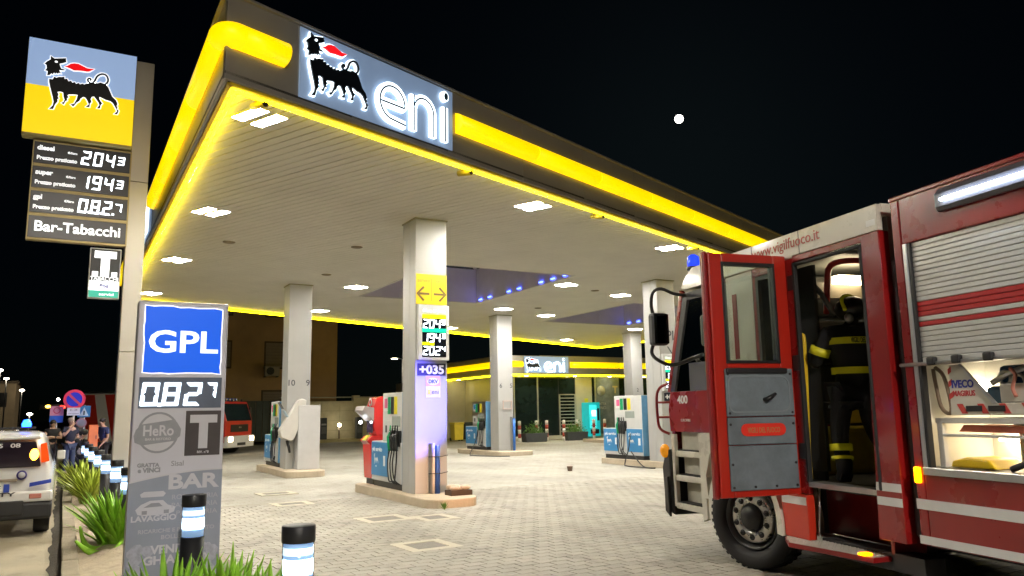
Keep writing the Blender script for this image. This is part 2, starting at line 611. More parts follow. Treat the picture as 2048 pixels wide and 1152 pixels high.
def canopy_clip(poly, e=.0):
    t = math.tan(FA)
    poly = clip(poly, -1, 0, -(CX0 + e))
    if poly: poly = clip(poly, 1, 0, CX1 - e)
    if poly: poly = clip(poly, t, -1, -(8.56 - t * CX0) - e * 1.07)
    if poly: poly = clip(poly, -.43, 1, 26.75 - .43 * CX0 - e * 1.07)
    return poly
def minus_holes(poly, grow=.0):
    out = [poly]
    for (x0, x1, y0, y1) in HOLES:
        nxt = []
        for p in out:
            a = clip(p, 1, 0, x0 - grow)
            if len(a) > 2: nxt.append(a)
            p = clip(p, -1, 0, -(x0 - grow))
            if len(p) < 3: continue
            a = clip(p, -1, 0, -(x1 + grow))
            if len(a) > 2: nxt.append(a)
            p = clip(p, 1, 0, x1 + grow)
            if len(p) < 3: continue
            a = clip(p, 0, 1, y0 - grow)
            if len(a) > 2: nxt.append(a)
            a = clip(p, 0, -1, -(y1 + grow))
            if len(a) > 2: nxt.append(a)
        out = nxt
    return out
pitch = .17
soffit = MB()
for p in minus_holes(OUT, .001): soffit.prism(p, S + .03, S + .06, 'z')
soffit = soffit.build('soffit_backing', gapm, canopy)
k0, k1 = -10, 330
np_ = 0
for k in range(k0, k1):
    c = k * pitch
    o = sn * c
    a, b = o - sd * 60, o + sd * 80
    w = pitch - .023
    strip = [tuple(a), tuple(a + sn * w), tuple(b + sn * w), tuple(b)]
    strip = canopy_clip(strip, .1)
    if len(strip) < 3: continue
    for p in minus_holes(strip, .06):
        if len(p) > 2: MB().prism(p, S - random.uniform(0, .003), S + .025, 'z').build('slat', slat_m, soffit)
# roof deck above
deck = MB()
for p in minus_holes(canopy_clip(OUT, .05), .02): deck.prism(p, S + .75, S + .85, 'z')
deck.build('roof_deck', mat('roof_deck_metal', (.2, .2, .2), .6, .2), canopy)
# fascia panels (butted 1.6 m sheets) on four sides
fas_m = mat('fascia_sheet', (.33, .32, .29), .32, .35, .05, 1.5, dirt=.1)
def wall_run(a, b, z0, z1, th, n, name, material, parent):
    a, b = Vector(a), Vector(b)
    d = (b - a) / n
    nn = Vector((d.y, -d.x)).normalized() * th
    for i in range(n):
        p, q = a + d * i + d * .0025, a + d * (i + 1) - d * .0025
        MB().prism([tuple(p), tuple(q), tuple(q - nn), tuple(p - nn)], z0, z1, 'z').build(name, material, parent, .004)
FT = 6.26
pl, pr = (CX0, fy(CX0)), (CX1, fy(CX1))
wall_run(pl, pr, S - .03, FT, .05, 16, 'front_fascia_panel', fas_m, canopy)
wall_run((CX0, by(CX0)), (CX0, fy(CX0) + .02), S - .03, FT, .05, 11, 'side_fascia_panel', fas_m, canopy)
wall_run((CX1, by(CX1)), (CX0 + .02, by(CX0)), S - .03, FT, .05, 16, 'back_fascia_panel', fas_m, canopy)
wall_run((CX1, fy(CX1)), (CX1, by(CX1)), S - .03, FT, .05, 11, 'end_fascia_panel', fas_m, canopy)
# coping along the top edge
cop = MB()
for a, b in ((OUT[0], OUT[1]), (OUT[1], OUT[2]), (OUT[2], OUT[3]), (OUT[3], OUT[0])):
    cop.bar((a[0], a[1], FT + .015), (b[0], b[1], FT + .015), .1, .025)
cop.build('coping', mat('coping_metal', (.4, .39, .36), .3, .5), canopy)
# yellow soffit edge trim and neon line
trim_m = mat('yellow_edge_trim', (.75, .52, .02), .4)
def offs(e):
    """canopy outline pulled in by e"""
    x0, x1 = CX0 + e, CX1 - e
    f = lambda x: fy(x) + e / math.cos(FA)
    g_ = lambda x: by(x) - e * 1.09
    return [(x0, f(x0)), (x1, f(x1)), (x1, g_(x1)), (x0, g_(x0))]
nt_ = offs(.16)
tr = offs(.07)
names = ['front', 'end', 'back', 'side']
for i in range(4):
    a, b = Vector(nt_[i]), Vector(nt_[(i + 1) % 4])
    L_ = (b - a).length
    d = (b - a) / L_
    n = max(2, int(L_ / 1.9))
    seg = L_ / n
    for k in range(n):
        p, q = a + d * (k * seg + .02), a + d * ((k + 1) * seg - .02)
        MB().tube([(p.x, p.y, S - .07), (q.x, q.y, S - .07)], .021, 8).build('neon_tube', yellow_neon, canopy)
    a, b = Vector(tr[i]), Vector(tr[(i + 1) % 4])
    MB().bar((a.x, a.y, S - .045), (b.x, b.y, S - .045), .05, .03).build('edge_trim', trim_m, canopy)
# glowing yellow bullnose band
def bullnose(path, name='yellow_band', joints=1.9):
    n = 10
    for s_ in range(len(path) - 1):
        a, b = Vector(path[s_]), Vector(path[s_ + 1])
        d = (b - a).normalized()
        o_ = Vector((d.y, -d.x, 0))
        L_ = (b - a).length
        cuts = max(1, round(L_ / joints))
        for c in range(cuts):
            p, q = a + (b - a) * (c / cuts), a + (b - a) * ((c + 1) / cuts)
            if c: p = p + d * .006
            if c < cuts - 1: q = q - d * .006
            mb = MB()
            prof = [(.0, -.155)] + [(.15 * math.cos(t), .145 * math.sin(t)) for t in [R(-84 + 168 * i / n) for i in range(n + 1)]] + [(0, .155)]
            prof = [(x + .02, z) for x, z in prof]
            m_ = len(prof)
            mb.v = [tuple(e + o_ * x + Vector((0, 0, z))) for e in (p, q) for x, z in prof]
            mb.f = [(i, i + m_, i + m_ + 1, i + 1) for i in range(m_ - 1)] + [tuple(range(m_)), tuple(range(m_, 2 * m_))[::-1]]
            mb.sm = [True] * (m_ - 1) + [False, False]
            mb.build(name, yellow_tube, canopy)
BZ = 5.79
def fp(t, z=BZ, out=0): return Vector((CX0, fy(CX0), z)) + FD * t + FN * out
bullnose([fp(.16), fp(.74)])
bullnose([fp(3.66), fp(27.9)])
bullnose([(CX0, 16.4, BZ), (CX0, fy(CX0) + .16, BZ)])
bullnose([(CX0, by(CX0) - .1, BZ), (CX0, 20.6, BZ)])
# rounded corner of the band: quarter-round sweep
mb = MB()
prof = [(.0, -.155)] + [(.15 * math.cos(t), .145 * math.sin(t)) for t in [R(-84 + 168 * i / 10) for i in range(11)]] + [(0, .155)]
prof = [(x + .02, z) for x, z in prof]
m_ = len(prof)
n_ = 9
cpt = Vector((CX0, fy(CX0), BZ))
fr0, fr1 = Vector((-1, 0, 0)), FN
st0, st1 = Vector((CX0, fy(CX0) + .16, BZ)), fp(.16)
for i in range(n_ + 1):
    t = i / n_
    c = st0.lerp(cpt, t).lerp(cpt.lerp(st1, t), t)
    o_ = fr0.lerp(fr1, t).normalized() * (1 + .12 * math.sin(math.pi * t))
    mb.v += [tuple(c + o_ * x + Vector((0, 0, z))) for x, z in prof]
for i in range(n_):
    for k in range(m_ - 1):
        mb.f.append((i * m_ + k, (i + 1) * m_ + k, (i + 1) * m_ + k + 1, i * m_ + k + 1)); mb.sm.append(True)
mb.build('yellow_band_corner', yellow_tube, canopy)
# skylight wells
well_m = mat('lilac_white_panel', (.76, .71, .8), .5, 0, .05, 2)
rib_m = mat('skylight_rib', (.55, .55, .6), .4, .3)
sky_glass = mat('skylight_dark_glass', (.05, .06, .07), .08, 0, .2, 2)
blue_led = glow('blue_led', (.06, .11, 1), 12)
for hi, (x0, x1, y0, y1) in enumerate(HOLES):
    sk = MB().box(x0 - .06, x1 + .06, y0 - .06, y0, S - .012, S + .012).box(x0 - .06, x1 + .06, y1, y1 + .06, S - .012, S + .012)
    sk.box(x0 - .06, x0, y0, y1, S - .012, S + .012).box(x1, x1 + .06, y0, y1, S - .012, S + .012)
    sk = sk.build('skylight', mat('white_skylight_rim', (.7, .68, .64), .4), canopy)
    H_ = 1.15
    for (a, b) in (((x0, y0), (x1, y0)), ((x1, y0), (x1, y1)), ((x1, y1), (x0, y1)), ((x0, y1), (x0, y0))):
        n = 3
        for i in range(n):
            p, q = Vector(a).lerp(Vector(b), i / n), Vector(a).lerp(Vector(b), (i + 1) / n)
            d = (q - p).normalized()
            o_ = Vector((d.y, -d.x)) * .03
            p += d * .003; q -= d * .003
            MB().prism([tuple(p), tuple(q), tuple(q + o_), tuple(p + o_)], S + .014, S + H_, 'z').build('well_panel', well_m, sk)
    cx, cy = (x0 + x1) / 2, (y0 + y1) / 2
    zc, zt = S + H_ + .02, S + H_ + 1.1
    r0, r1 = (cx, cy - (y1 - y0) * .22, zt), (cx, cy + (y1 - y0) * .22, zt)
    for quad in ([(x0, y0, zc), (x1, y0, zc), r0], [(x1, y1, zc), (x0, y1, zc), r1], [(x1, y0, zc), (x1, y1, zc), r1, r0], [(x0, y1, zc), (x0, y0, zc), r0, r1]):
        MB().add(quad, [tuple(range(len(quad)))]).build('glazing', sky_glass, sk)
    for a, b in (((x0, y0, zc), r0), ((x1, y0, zc), r0), ((x0, y1, zc), r1), ((x1, y1, zc), r1), (r0, r1)):
        MB().bar(a, b, .09, .09).build('rib', rib_m, sk)
    for k in range(9):
        yy = y0 + .35 + (y1 - y0 - .7) * k / 8
        if k in (3, 6) or (hi and k % 3 == 0): continue
        MB().box(x1 - .05, x1 - .012, yy - .09, yy + .09, S + .05, S + .085).build('blue_lamp', blue_led, sk)
# ceiling downlights, set in pairs
hous_m = mat('lamp_housing', (.7, .68, .62), .4)
dl_mesh = None
def downlight(x, y, label, big=1):
    t = thing('ceiling_light', label, 'ceiling light', (x, y, S), SA, 'twin downlights in the canopy ceiling')
    for s_ in (-1, 1):
        h = MB()
        X = s_ * .14
        w, l = .085, .255
        h.box(X - w - .018, X - w, -l - .018, l + .018, -.012, .02).box(X + w, X + w + .018, -l - .018, l + .018, -.012, .02)
        h.box(X - w, X + w, -l - .018, -l, -.012, .02).box(X - w, X + w, l, l + .018, -.012, .02)
        h.build('bezel', hous_m, t)
        MB().box(X - w, X + w, -l, l, -.013, .004).build('lens', lamp_white, t, .012)
LD = [(1.9, 9.64, 'twin ceiling downlight nearest the front left corner of the canopy'),
      (2.1, 14.72, 'second twin downlight along the left edge of the canopy'),
      (2.1, 19.73, 'third twin downlight along the left edge of the canopy'),
      (2.02, 25.5, 'rear left twin downlight above the top of the GPL totem'),
      (7.2, 11.8, 'twin downlight near the front edge, right of the tall front column'),
      (7.25, 16.6, 'twin downlight hidden close behind the tall front column top'),
      (7.24, 21.96, 'twin downlight between numbered column and front column, beside the skylight'),
      (7.75, 27.6, 'small far downlight just right of the numbered column'),
      (12.0, 13.62, 'twin downlight near the front edge above the fire engine beacon'),
      (12.75, 19.1, 'twin downlight at the right end of the first skylight'),
      (13.7, 24.65, 'twin downlight above the middle rear column'),
      (15.6, 20.2, 'twin downlight between the two skylights, left of the right hand column'),
      (16.2, 25.75, 'twin downlight between the two skylights, farther back'),
      (22.95, 28.7, 'twin downlight above the rear right column'),
      (22.9, 34.4, 'farthest twin downlight, close to the rear yellow edge'),
      (17.3, 15.9, 'twin downlight over the fire engine roof'), (22.3, 20.5, 'twin downlight over the far side of the fire engine'), (14.6, 31.2, 'twin downlight at the rear edge behind the middle rear column')]
for x, y, l in LD: downlight(x, y, l)
vent_m = mat('brown_sensor', (.16, .12, .05), .5)
for x, y, l in [(2.85, 17.22, 'small brown sensor in the ceiling left of the front column'), (5.47, 16.57, 'small brown sensor close to the front column top'), (5.86, 20.26, 'small brown sensor before the numbered column'),
                (14.74, 23.96, 'small flat sensor between two rear downlights'), (14.22, 19.69, 'small flat sensor left of the right hand column')]:
    tag(MB().lathe([(.03, .0), (.11, -.012), (.13, -.004), (.135, .01)], (0, 0, 0)).build('ceiling_sensor', vent_m, loc=(x, y, S - .004)), l, 'sensor', 'ceiling sensors')
spot_m = mat('yellow_spot_body', (.6, .48, .05), .4, .2)
for t_, l in [(.62, 'small yellow spot lamp under the canopy front corner'), (4.2, 'small yellow spot lamp under the front edge below the last letter'), (7.9, 'small yellow spot lamp midway along the front edge'), (11.9, 'small yellow spot lamp on the front edge near the fire engine')]:
    p = fp(t_, S - .06, -.32)
    t = thing('spot_lamp', l, 'spotlight', p, FA, 'spot lamps along the canopy front')
    MB().cyl((0, .1, 0), (.0, -.16, -.03), .045, .05, 14).build('lamp_body', spot_m, t)
    MB().cyl((0, -.16, -.03), (0, -.175, -.032), .044, .03, 14).build('lamp_glass', dark_metal, t)
    MB().box(-.012, .012, .02, .05, 0, .07).build('bracket', spot_m, t)

# ------------------------------------------------------------------ six-legged dog emblem and letters
HEAD=[(68,815),(118,782),(263,819),(272,759),(233,736),(188,716),(198,679),(213,646),(264,637),(252,624),(190,618),(200,592),(222,569),(188,575),(179,554),(155,568),(144,547),(126,564),(112,533),(94,547),(75,519),(43,504),(47,571),(13,579),(32,613),(24,663),(0,680),(29,720),(72,760)]
BODY=[(71,459),(116,458),(134,504),(160,492),(192,512),(230,517),(262,530),(265,493),(298,505),(317,468),(350,485),(368,457),(397,474),(416,448),(448,471),(467,451),(500,471),(522,459),(551,482),(585,492),(636,506),(697,513),(730,535),(766,526),(801,523),(839,478),(869,411),(900,343),(956,291),(979,233),(965,209),(982,181),(972,159),(1000,137),(981,77),(937,69),(979,123),(953,176),(914,242),(878,266),(815,275),(753,300),(730,306),(732,270),(761,224),(775,216),(755,181),(749,128),(707,119),(738,178),(723,217),(689,262),(661,298),(632,287),(617,248),(632,210),(612,175),(611,122),(560,116),(600,163),(580,211),(551,257),(521,266),(489,234),(474,191),(442,164),(411,108),(399,93),(364,117),(409,136),(439,215),(447,283),(401,281),(334,268),(314,247),(332,225),(313,201),(319,172),(298,158),(277,101),(246,123),(274,138),(285,176),(269,224),(261,283),(223,291),(186,279),(205,242),(195,209),(213,182),(193,169),(200,134),(170,83),(150,9),(99,0),(142,63),(149,120),(134,188),(112,264),(91,341),(74,409)]
TAIL=[(636,511),(659,557),(682,619),(723,660),(766,673),(807,655),(830,602),(824,554),(801,523)]
CURL=[(636,509),(597,501),(575,514),(564,543),(578,565),(598,564),(601,545),(589,539)]
FLAME=[(252,689),(293,710),(329,746),(379,764),(431,765),(492,741),(545,721),(640,726),(574,673),(540,666),(488,666),(428,660),(378,650),(325,670)]
def smooth_path(p, n=3):
    out = []
    for i in range(len(p) - 1):
        a, b, c, d = p[max(0, i - 1)], p[i], p[i + 1], p[min(len(p) - 1, i + 2)]
        for k in range(n):
            t = k / n
            out.append(tuple(.5 * ((2 * b[j]) + (-a[j] + c[j]) * t + (2 * a[j] - 5 * b[j] + 4 * c[j] - d[j]) * t * t + (-a[j] + 3 * b[j] - 3 * c[j] + d[j]) * t ** 3) for j in range(len(b))))
    out.append(p[-1])
    return out
def stroke(mb, path, w, d0, d1, closed=False):
    """flat ribbon of width w along a path in x, z; depth d0..d1 in y"""
    P = [Vector(p) for p in path]
    m = len(P)
    L_, Rr = [], []
    for i in range(m):
        a = P[(i - 1) % m] if (closed or i) else P[i]
        b = P[(i + 1) % m] if (closed or i < m - 1) else P[i]
        d = (b - a).normalized()
        n = Vector((-d.y, d.x))
        L_.append(P[i] + n * w / 2); Rr.append(P[i] - n * w / 2)
    for i in range(m if closed else m - 1):
        j = (i + 1) % m
        mb.prism([tuple(Rr[i]), tuple(Rr[j]), tuple(L_[j]), tuple(L_[i])], d0, d1, 'y')
def dog(parent, w, x, z, blackm, whitem, redm, line, d=.03):
    """emblem facing -y; x, z its lower left corner, w its width"""
    k = w / 1000
    T = lambda l: [(x + a * k, z + b * k) for a, b in l]
    o = MB()
    for l in (HEAD, BODY): stroke(o, T(l), line, -d * .6, 0, True)
    stroke(o, T(smooth_path(TAIL)), line + .026 * w, -d * .6, 0)
    stroke(o, T(smooth_path(CURL)), line + .026 * w, -d * .6, 0)
    stroke(o, T(FLAME), line, -d * .6, 0, True)
    o.build('emblem_outline', whitem, parent)
    b = MB()
    b.prism(T(HEAD), -d, -d * .3, 'y')
    b.prism(T(BODY), -d, -d * .3, 'y')
    stroke(b, T(smooth_path(TAIL)), .026 * w, -d, -d * .3)
    stroke(b, T(smooth_path(CURL)), .026 * w, -d, -d * .3)
    dg = b.build('emblem_dog', blackm, parent)
    e = MB().prism([(x + k * (144 + 20 * math.cos(t)), z + k * (737 + 16 * math.sin(t))) for t in [R(30 * i) for i in range(12)]], -d * 1.15, -d * .9, 'y')
    e.build('eye', whitem, dg)
    MB().prism(T(FLAME), -d, -d * .3, 'y').build('emblem_flame', redm, parent)
def eni(parent, x, z, h, whitem, darkm, d=.03, gap=1):
    """the letters e n i as wide strokes with a dark inner line; h the x-height"""
    s = h
    w = .2 * s
    arc = lambda cx, cz, rx, rz, a0, a1, n=14: [(x + (cx + rx * math.cos(R(a0 + (a1 - a0) * i / n))) * s, z + (cz + rz * math.sin(R(a0 + (a1 - a0) * i / n))) * s) for i in range(n + 1)]
    P = lambda *l: [(x + a * s, z + b * s) for a, b in l]
    E_ = P((.1, .46), (.86, .46)) + arc(.48, .5, .39, .4, 0, 180, 16)[0:] + arc(.48, .5, .39, .42, 180, 262, 10)[1:] + P((.9, .04))
    N_ = P((1.18, 0), (1.18, .92)) 
    N2 = P((1.18, .62)) + arc(1.52, .56, .34, .35, 165, 0, 12) + P((1.86, 0))
    I_ = P((2.28, 0), (2.28, .92))
    for nm, pths in (('letter_e', [E_]), ('letter_n', [N_, N2]), ('letter_i', [I_])):
        b = MB()
        for p in pths: stroke(b, p, w, -d, 0)
        L_ = b.build(nm, whitem, parent)
        b = MB()
        for p in pths: stroke(b, p, w * .2, -d - .004, -d + .002)
        b.build('inner_line', darkm, L_)
    c = arc(2.28, 1.22, .13, .14, 0, 345, 23)
    L_ = MB().prism(c, -d, 0, 'y').build('letter_dot', whitem, parent)
    MB().prism(arc(2.31, 1.22, .07, .1, 0, 345, 23), -d - .004, -d + .002, 'y').build('inner_line', darkm, L_)
neon_w = glow('white_neon_outline', (.8, .92, 1), 2.4)
sign_black = mat('sign_black', (.006, .009, .014), .35, 0, .1)
sign_red = glow('sign_red', (1, .01, .015), .85, (.8, .01, .02))
letter_dark = mat('letter_slot', (.03, .07, .11), .4)
lg = thing('logo_sign', 'lit six-legged dog emblem and white letters on the canopy front', 'logo sign', fp(1.0, 5.4, .004), FA)
MB().box(-.05, 2.6, -.02, 0, -.05, .84).build('backing', mat('sign_backing_sheet', (.3, .4, .55), .4, .1, .04, 2, emit=(.3, .46, .75), es=.3), lg, .004)  # blue halo of the lit letters is put into the sheet's emission
dog(lg, .97, .0, .0, sign_black, neon_w, sign_red, .034, .05)
eni(lg, 1.12, .02, .56, neon_w, letter_dark, .05)
for p in list(lg.children):
    if p.name.split('.')[0] != 'backing': p.location = (0, -.02, 0)
# second sign on the left flank of the canopy, seen edge-on
lg2 = thing('logo_sign', 'lit emblem sign seen edge-on on the left flank of the canopy', 'logo sign', (CX0 - .004, 20.2, 5.4), R(-90))
MB().box(-.05, 3.2, -.02, 0, -.05, .84).build('backing', MATS['sign_backing_sheet'], lg2, .004)
dog(lg2, .97, .2, .03, sign_black, neon_w, sign_red, .034, .05)
eni(lg2, 1.4, .02, .56, neon_w, letter_dark, .05)
for p in list(lg2.children):
    if p.name.split('.')[0] != 'backing': p.location = (0, -.02, 0)

# ------------------------------------------------------------------ columns and islands
col_m = mat('column_cladding', (.43, .43, .42), .36, .12, .05, 1.2, dirt=.22)
isl_m = mat('island_concrete', (.5, .42, .31), .75, 0, .1, 3, bump=.25, dirt=.25)
CW = .64
def column(x, y, label):
    t = thing('canopy_column', label, 'column', (x, y, 0), 0, 'columns carrying the canopy')
    h = CW / 2
    for nm, (x0, x1, y0, y1) in {'front_cladding': (-h, h, -h, -h + .03), 'back_cladding': (-h, h, h - .03, h)}.items():
        MB().box(x0, x1, y0, y1, .14, S - .03).build(nm, col_m, t, .006)
    for s_ in (-1, 1):
        a, b = (-h, -h + .03) if s_ < 0 else (h - .03, h)
        MB().box(a, b, -h + .032, -.003, .14, S - .03).build('side_cladding', col_m, t, .005)
        MB().box(a, b, .003, h - .032, .14, S - .03).build('side_cladding', col_m, t, .005)
    MB().box(-h + .04, h - .04, -h + .04, h - .04, .14, S).build('core', dark_metal, t)
    MB().box(-h - .02, h + .02, -h - .02, h + .02, S - .03, S - .004).build('head_trim', mat('column_head_trim', (.3, .28, .18), .6), t)
    return t
COLS = [(5.93, 13.82, 'tall front column carrying price board and yellow direction sign'), (5.67, 22.4, 'column with the numbers 10 and 9 and a tilted payment head'),
        (14.57, 26.5, 'plain column behind the silver pump, in the middle of the canopy'), (14.9, 17.5, 'column lettered GPL with an arrow, half behind the fire engine mirror'), (24.0, 30.3, 'rear right column numbered 2 behind the blue fronted pump')]
columns = [column(*c) for c in COLS]
def island(x0, x1, y0, y1, label):
    r = .34
    pts = []
    for cx, cy, a in ((x1 - r, y1 - r, 0), (x0 + r, y1 - r, 90), (x0 + r, y0 + r, 180), (x1 - r, y0 + r, 270)):
        pts += [(cx + r * math.cos(R(a + i * 15)), cy + r * math.sin(R(a + i * 15))) for i in range(7)]
    o = MB().prism(pts, -.02, .15, 'z').build('pump_island', isl_m, None, .02)
    return tag(o, label, 'island', 'raised kerbed pump islands')
island(5.42, 6.42, 12.4, 16.6, 'long pump island under the front column and red payment terminal')
island(5.12, 6.18, 20.85, 24.95, 'long pump island under the numbered column')
island(13.9, 15.4, 25.4, 29.3, 'pump island under the middle rear column')
island(14.45, 15.5, 16.2, 20.2, 'pump island beside the fire engine with the blue fronted pump')
island(23.3, 24.7, 29.0, 34, 'pump island under the rear right column')
# numbers on columns
num_m = mat('dark_number', (.08, .08, .09), .5)
def numb(t, s, x, z, h=.16): txt(s, t, (x, -CW / 2 - .003, z), h, num_m)
numb(columns[1], '10', -.22, 2.42); numb(columns[1], '9', .25, 2.42)
numb(columns[2], '6', -.2, 2.5); numb(columns[2], '5', .25, 2.5)
numb(columns[4], '2', -.02, 2.45)
txt('GPL', columns[3], (-.0, -CW / 2 - .003, 3.55), .27, num_m)
ar = MB(); stroke(ar, [(-.02, 3.36), (.2, 3.08)], .035, -CW / 2 - .006, -CW / 2 - .002); stroke(ar, [(.2, 3.24), (.2, 3.08), (.05, 3.09)], .035, -CW / 2 - .0065, -CW / 2 - .002)
ar.build('arrow', num_m, columns[3])
# signs on the front column
yel_sign = mat('yellow_sign', (.85, .58, .01), .4, 0, .04, 3, emit=(1, .65, 0), es=.12)
brown_m = mat('brown_print', (.16, .09, .02), .5)
FY = 13.82 - CW / 2
t = thing('direction_sign', 'yellow sign with left and right arrows high on the front column', 'sign', (5.93, FY - .004, 3.63))
MB().box(-.315, .315, -.012, 0, 0, .58).build('panel', yel_sign, t, .004)
MB().box(-.003, .003, -.0135, -.011, .06, .5).build('divider', brown_m, t)
txt('servito', t, (-.16, -.014, .42), .075, mat('pale_brown_print', (.5, .3, .02), .5), width=.25, bold=0)
txt('self', t, (.16, -.014, .42), .075, MATS['pale_brown_print'], bold=0)
for s_ in (-1, 1):
    a = MB()
    x0, x1 = s_ * .045, s_ * .29
    stroke(a, [(x0, .2), (x1 - s_ * .03, .2)], .042, -.016, -.0115)
    stroke(a, [(x1 - s_ * .13, .33), (x1, .2), (x1 - s_ * .13, .07)], .042, -.017, -.0116)
    a.build('arrow', brown_m, t)
def price_board(x, y, z, label, rows, sub):
    t = thing('price_board', label, 'price board', (x, y, z))
    MB().box(-.315, .315, -.09, -.002, 0, 1.04).build('case', light_grey, t, .012)
    scr = MB().box(-.24, .25, -.094, -.091, .06, .86).build('screen', mat('display_black', (.008, .01, .016), .2, 0, .1), t)
    txt('Offerta del giorno', t, (.0, -.0925, .9), .06, glow('pale_green_print', (.75, 1, .85), .7), width=.46, bold=.03)
    zz = .86
    hs = [glow('yellow_header', (1, .82, 0), 1.0), glow('green_header', (0, .5, .3), .9), glow('lime_header', (.8, .85, 0), 1.0)]
    for i, r in enumerate(rows):
        hh = .075 if i < 2 else .055
        MB().box(-.24, .25 if i < 2 else .0, -.099, -.0945, zz - hh, zz).build('header', hs[i], t)
        d = MB()
        for k, ch in enumerate(r):
            big = k < 3
            digit(d, ch, -.225 + k * .125, zz - hh - .185 + (0 if big else .07), .095 if big else .075, .165 if big else .1, -.096, .019, .06, .003)
        d.build('numerals', led_white, t)
        zz -= .262
    return t
price_board(5.945, FY - .002, 2.57, 'lit fuel price board reading 2049, 1943 and 2024 on the front column', ['2049', '1943', '2024'], 0)
price_board(14.92, 17.5 - CW / 2 - .002, 2.1, 'fuel price board on the GPL column, mostly hidden by the fire engine', ['2049', '1943', '2024'], 0)
for (cx, cy, zz, l) in ((5.93, FY, 2.29, 'black plate reading +035 below the lit price board'), (14.95, 17.5 - CW / 2, 1.82, 'black plate reading +035 on the GPL column, cut off by the fire engine')):
    t = thing('surcharge_plate', l, 'sign', (cx, cy - .003, zz))
    MB().box(-.285, .285, -.015, 0, 0, .225).build('plate', mat('navy_black_plate', (.012, .012, .03), .4), t, .004)
    txt('+035', t, (0, -.0175, .035), .155, mat('white_print', (.8, .8, .8), .5), width=.5, bold=.05)
t = thing('card_sticker', 'white and orange card sticker below the +035 plate of the front column', 'sticker', (5.96, FY - .003, 1.88))
MB().box(-.15, .15, -.006, 0, 0, .41).build('sheet', mat('sticker_white', (.75, .73, .7), .5), t)
MB().box(-.145, .145, -.0075, -.0062, .215, .4).build('orange_field', mat('sticker_orange', (.8, .4, .15), .5), t)
e_ = MB(); e_.prism([(.12 * math.cos(R(i * 20)), .3 + .07 * math.sin(R(i * 20))) for i in range(18)], -.0087, -.0077, 'y'); e_.build('oval', MATS['sticker_white'], t)
txt('DKV', t, (0, -.0105, .27), .065, mat('blue_print', (.02, .07, .45), .5), bold=.05)
txt('eni', t, (.045, -.0085, .07), .085, mat('grey_print', (.12, .12, .13), .5), bold=0)
MB().box(-.115, -.045, -.0085, -.0065, .06, .15).build('yellow_mark', mat('sticker_yellow', (.8, .6, .02), .5), t)
t = thing('card_sticker', 'pale card sticker on the GPL column, half behind the fire engine', 'sticker', (14.98, 17.5 - CW / 2 - .003, 1.4))
MB().box(-.15, .15, -.006, 0, 0, .4).build('sheet', MATS['sticker_white'], t)
MB().box(-.145, .145, -.0075, -.0062, .2, .39).build('orange_field', MATS['sticker_orange'], t)
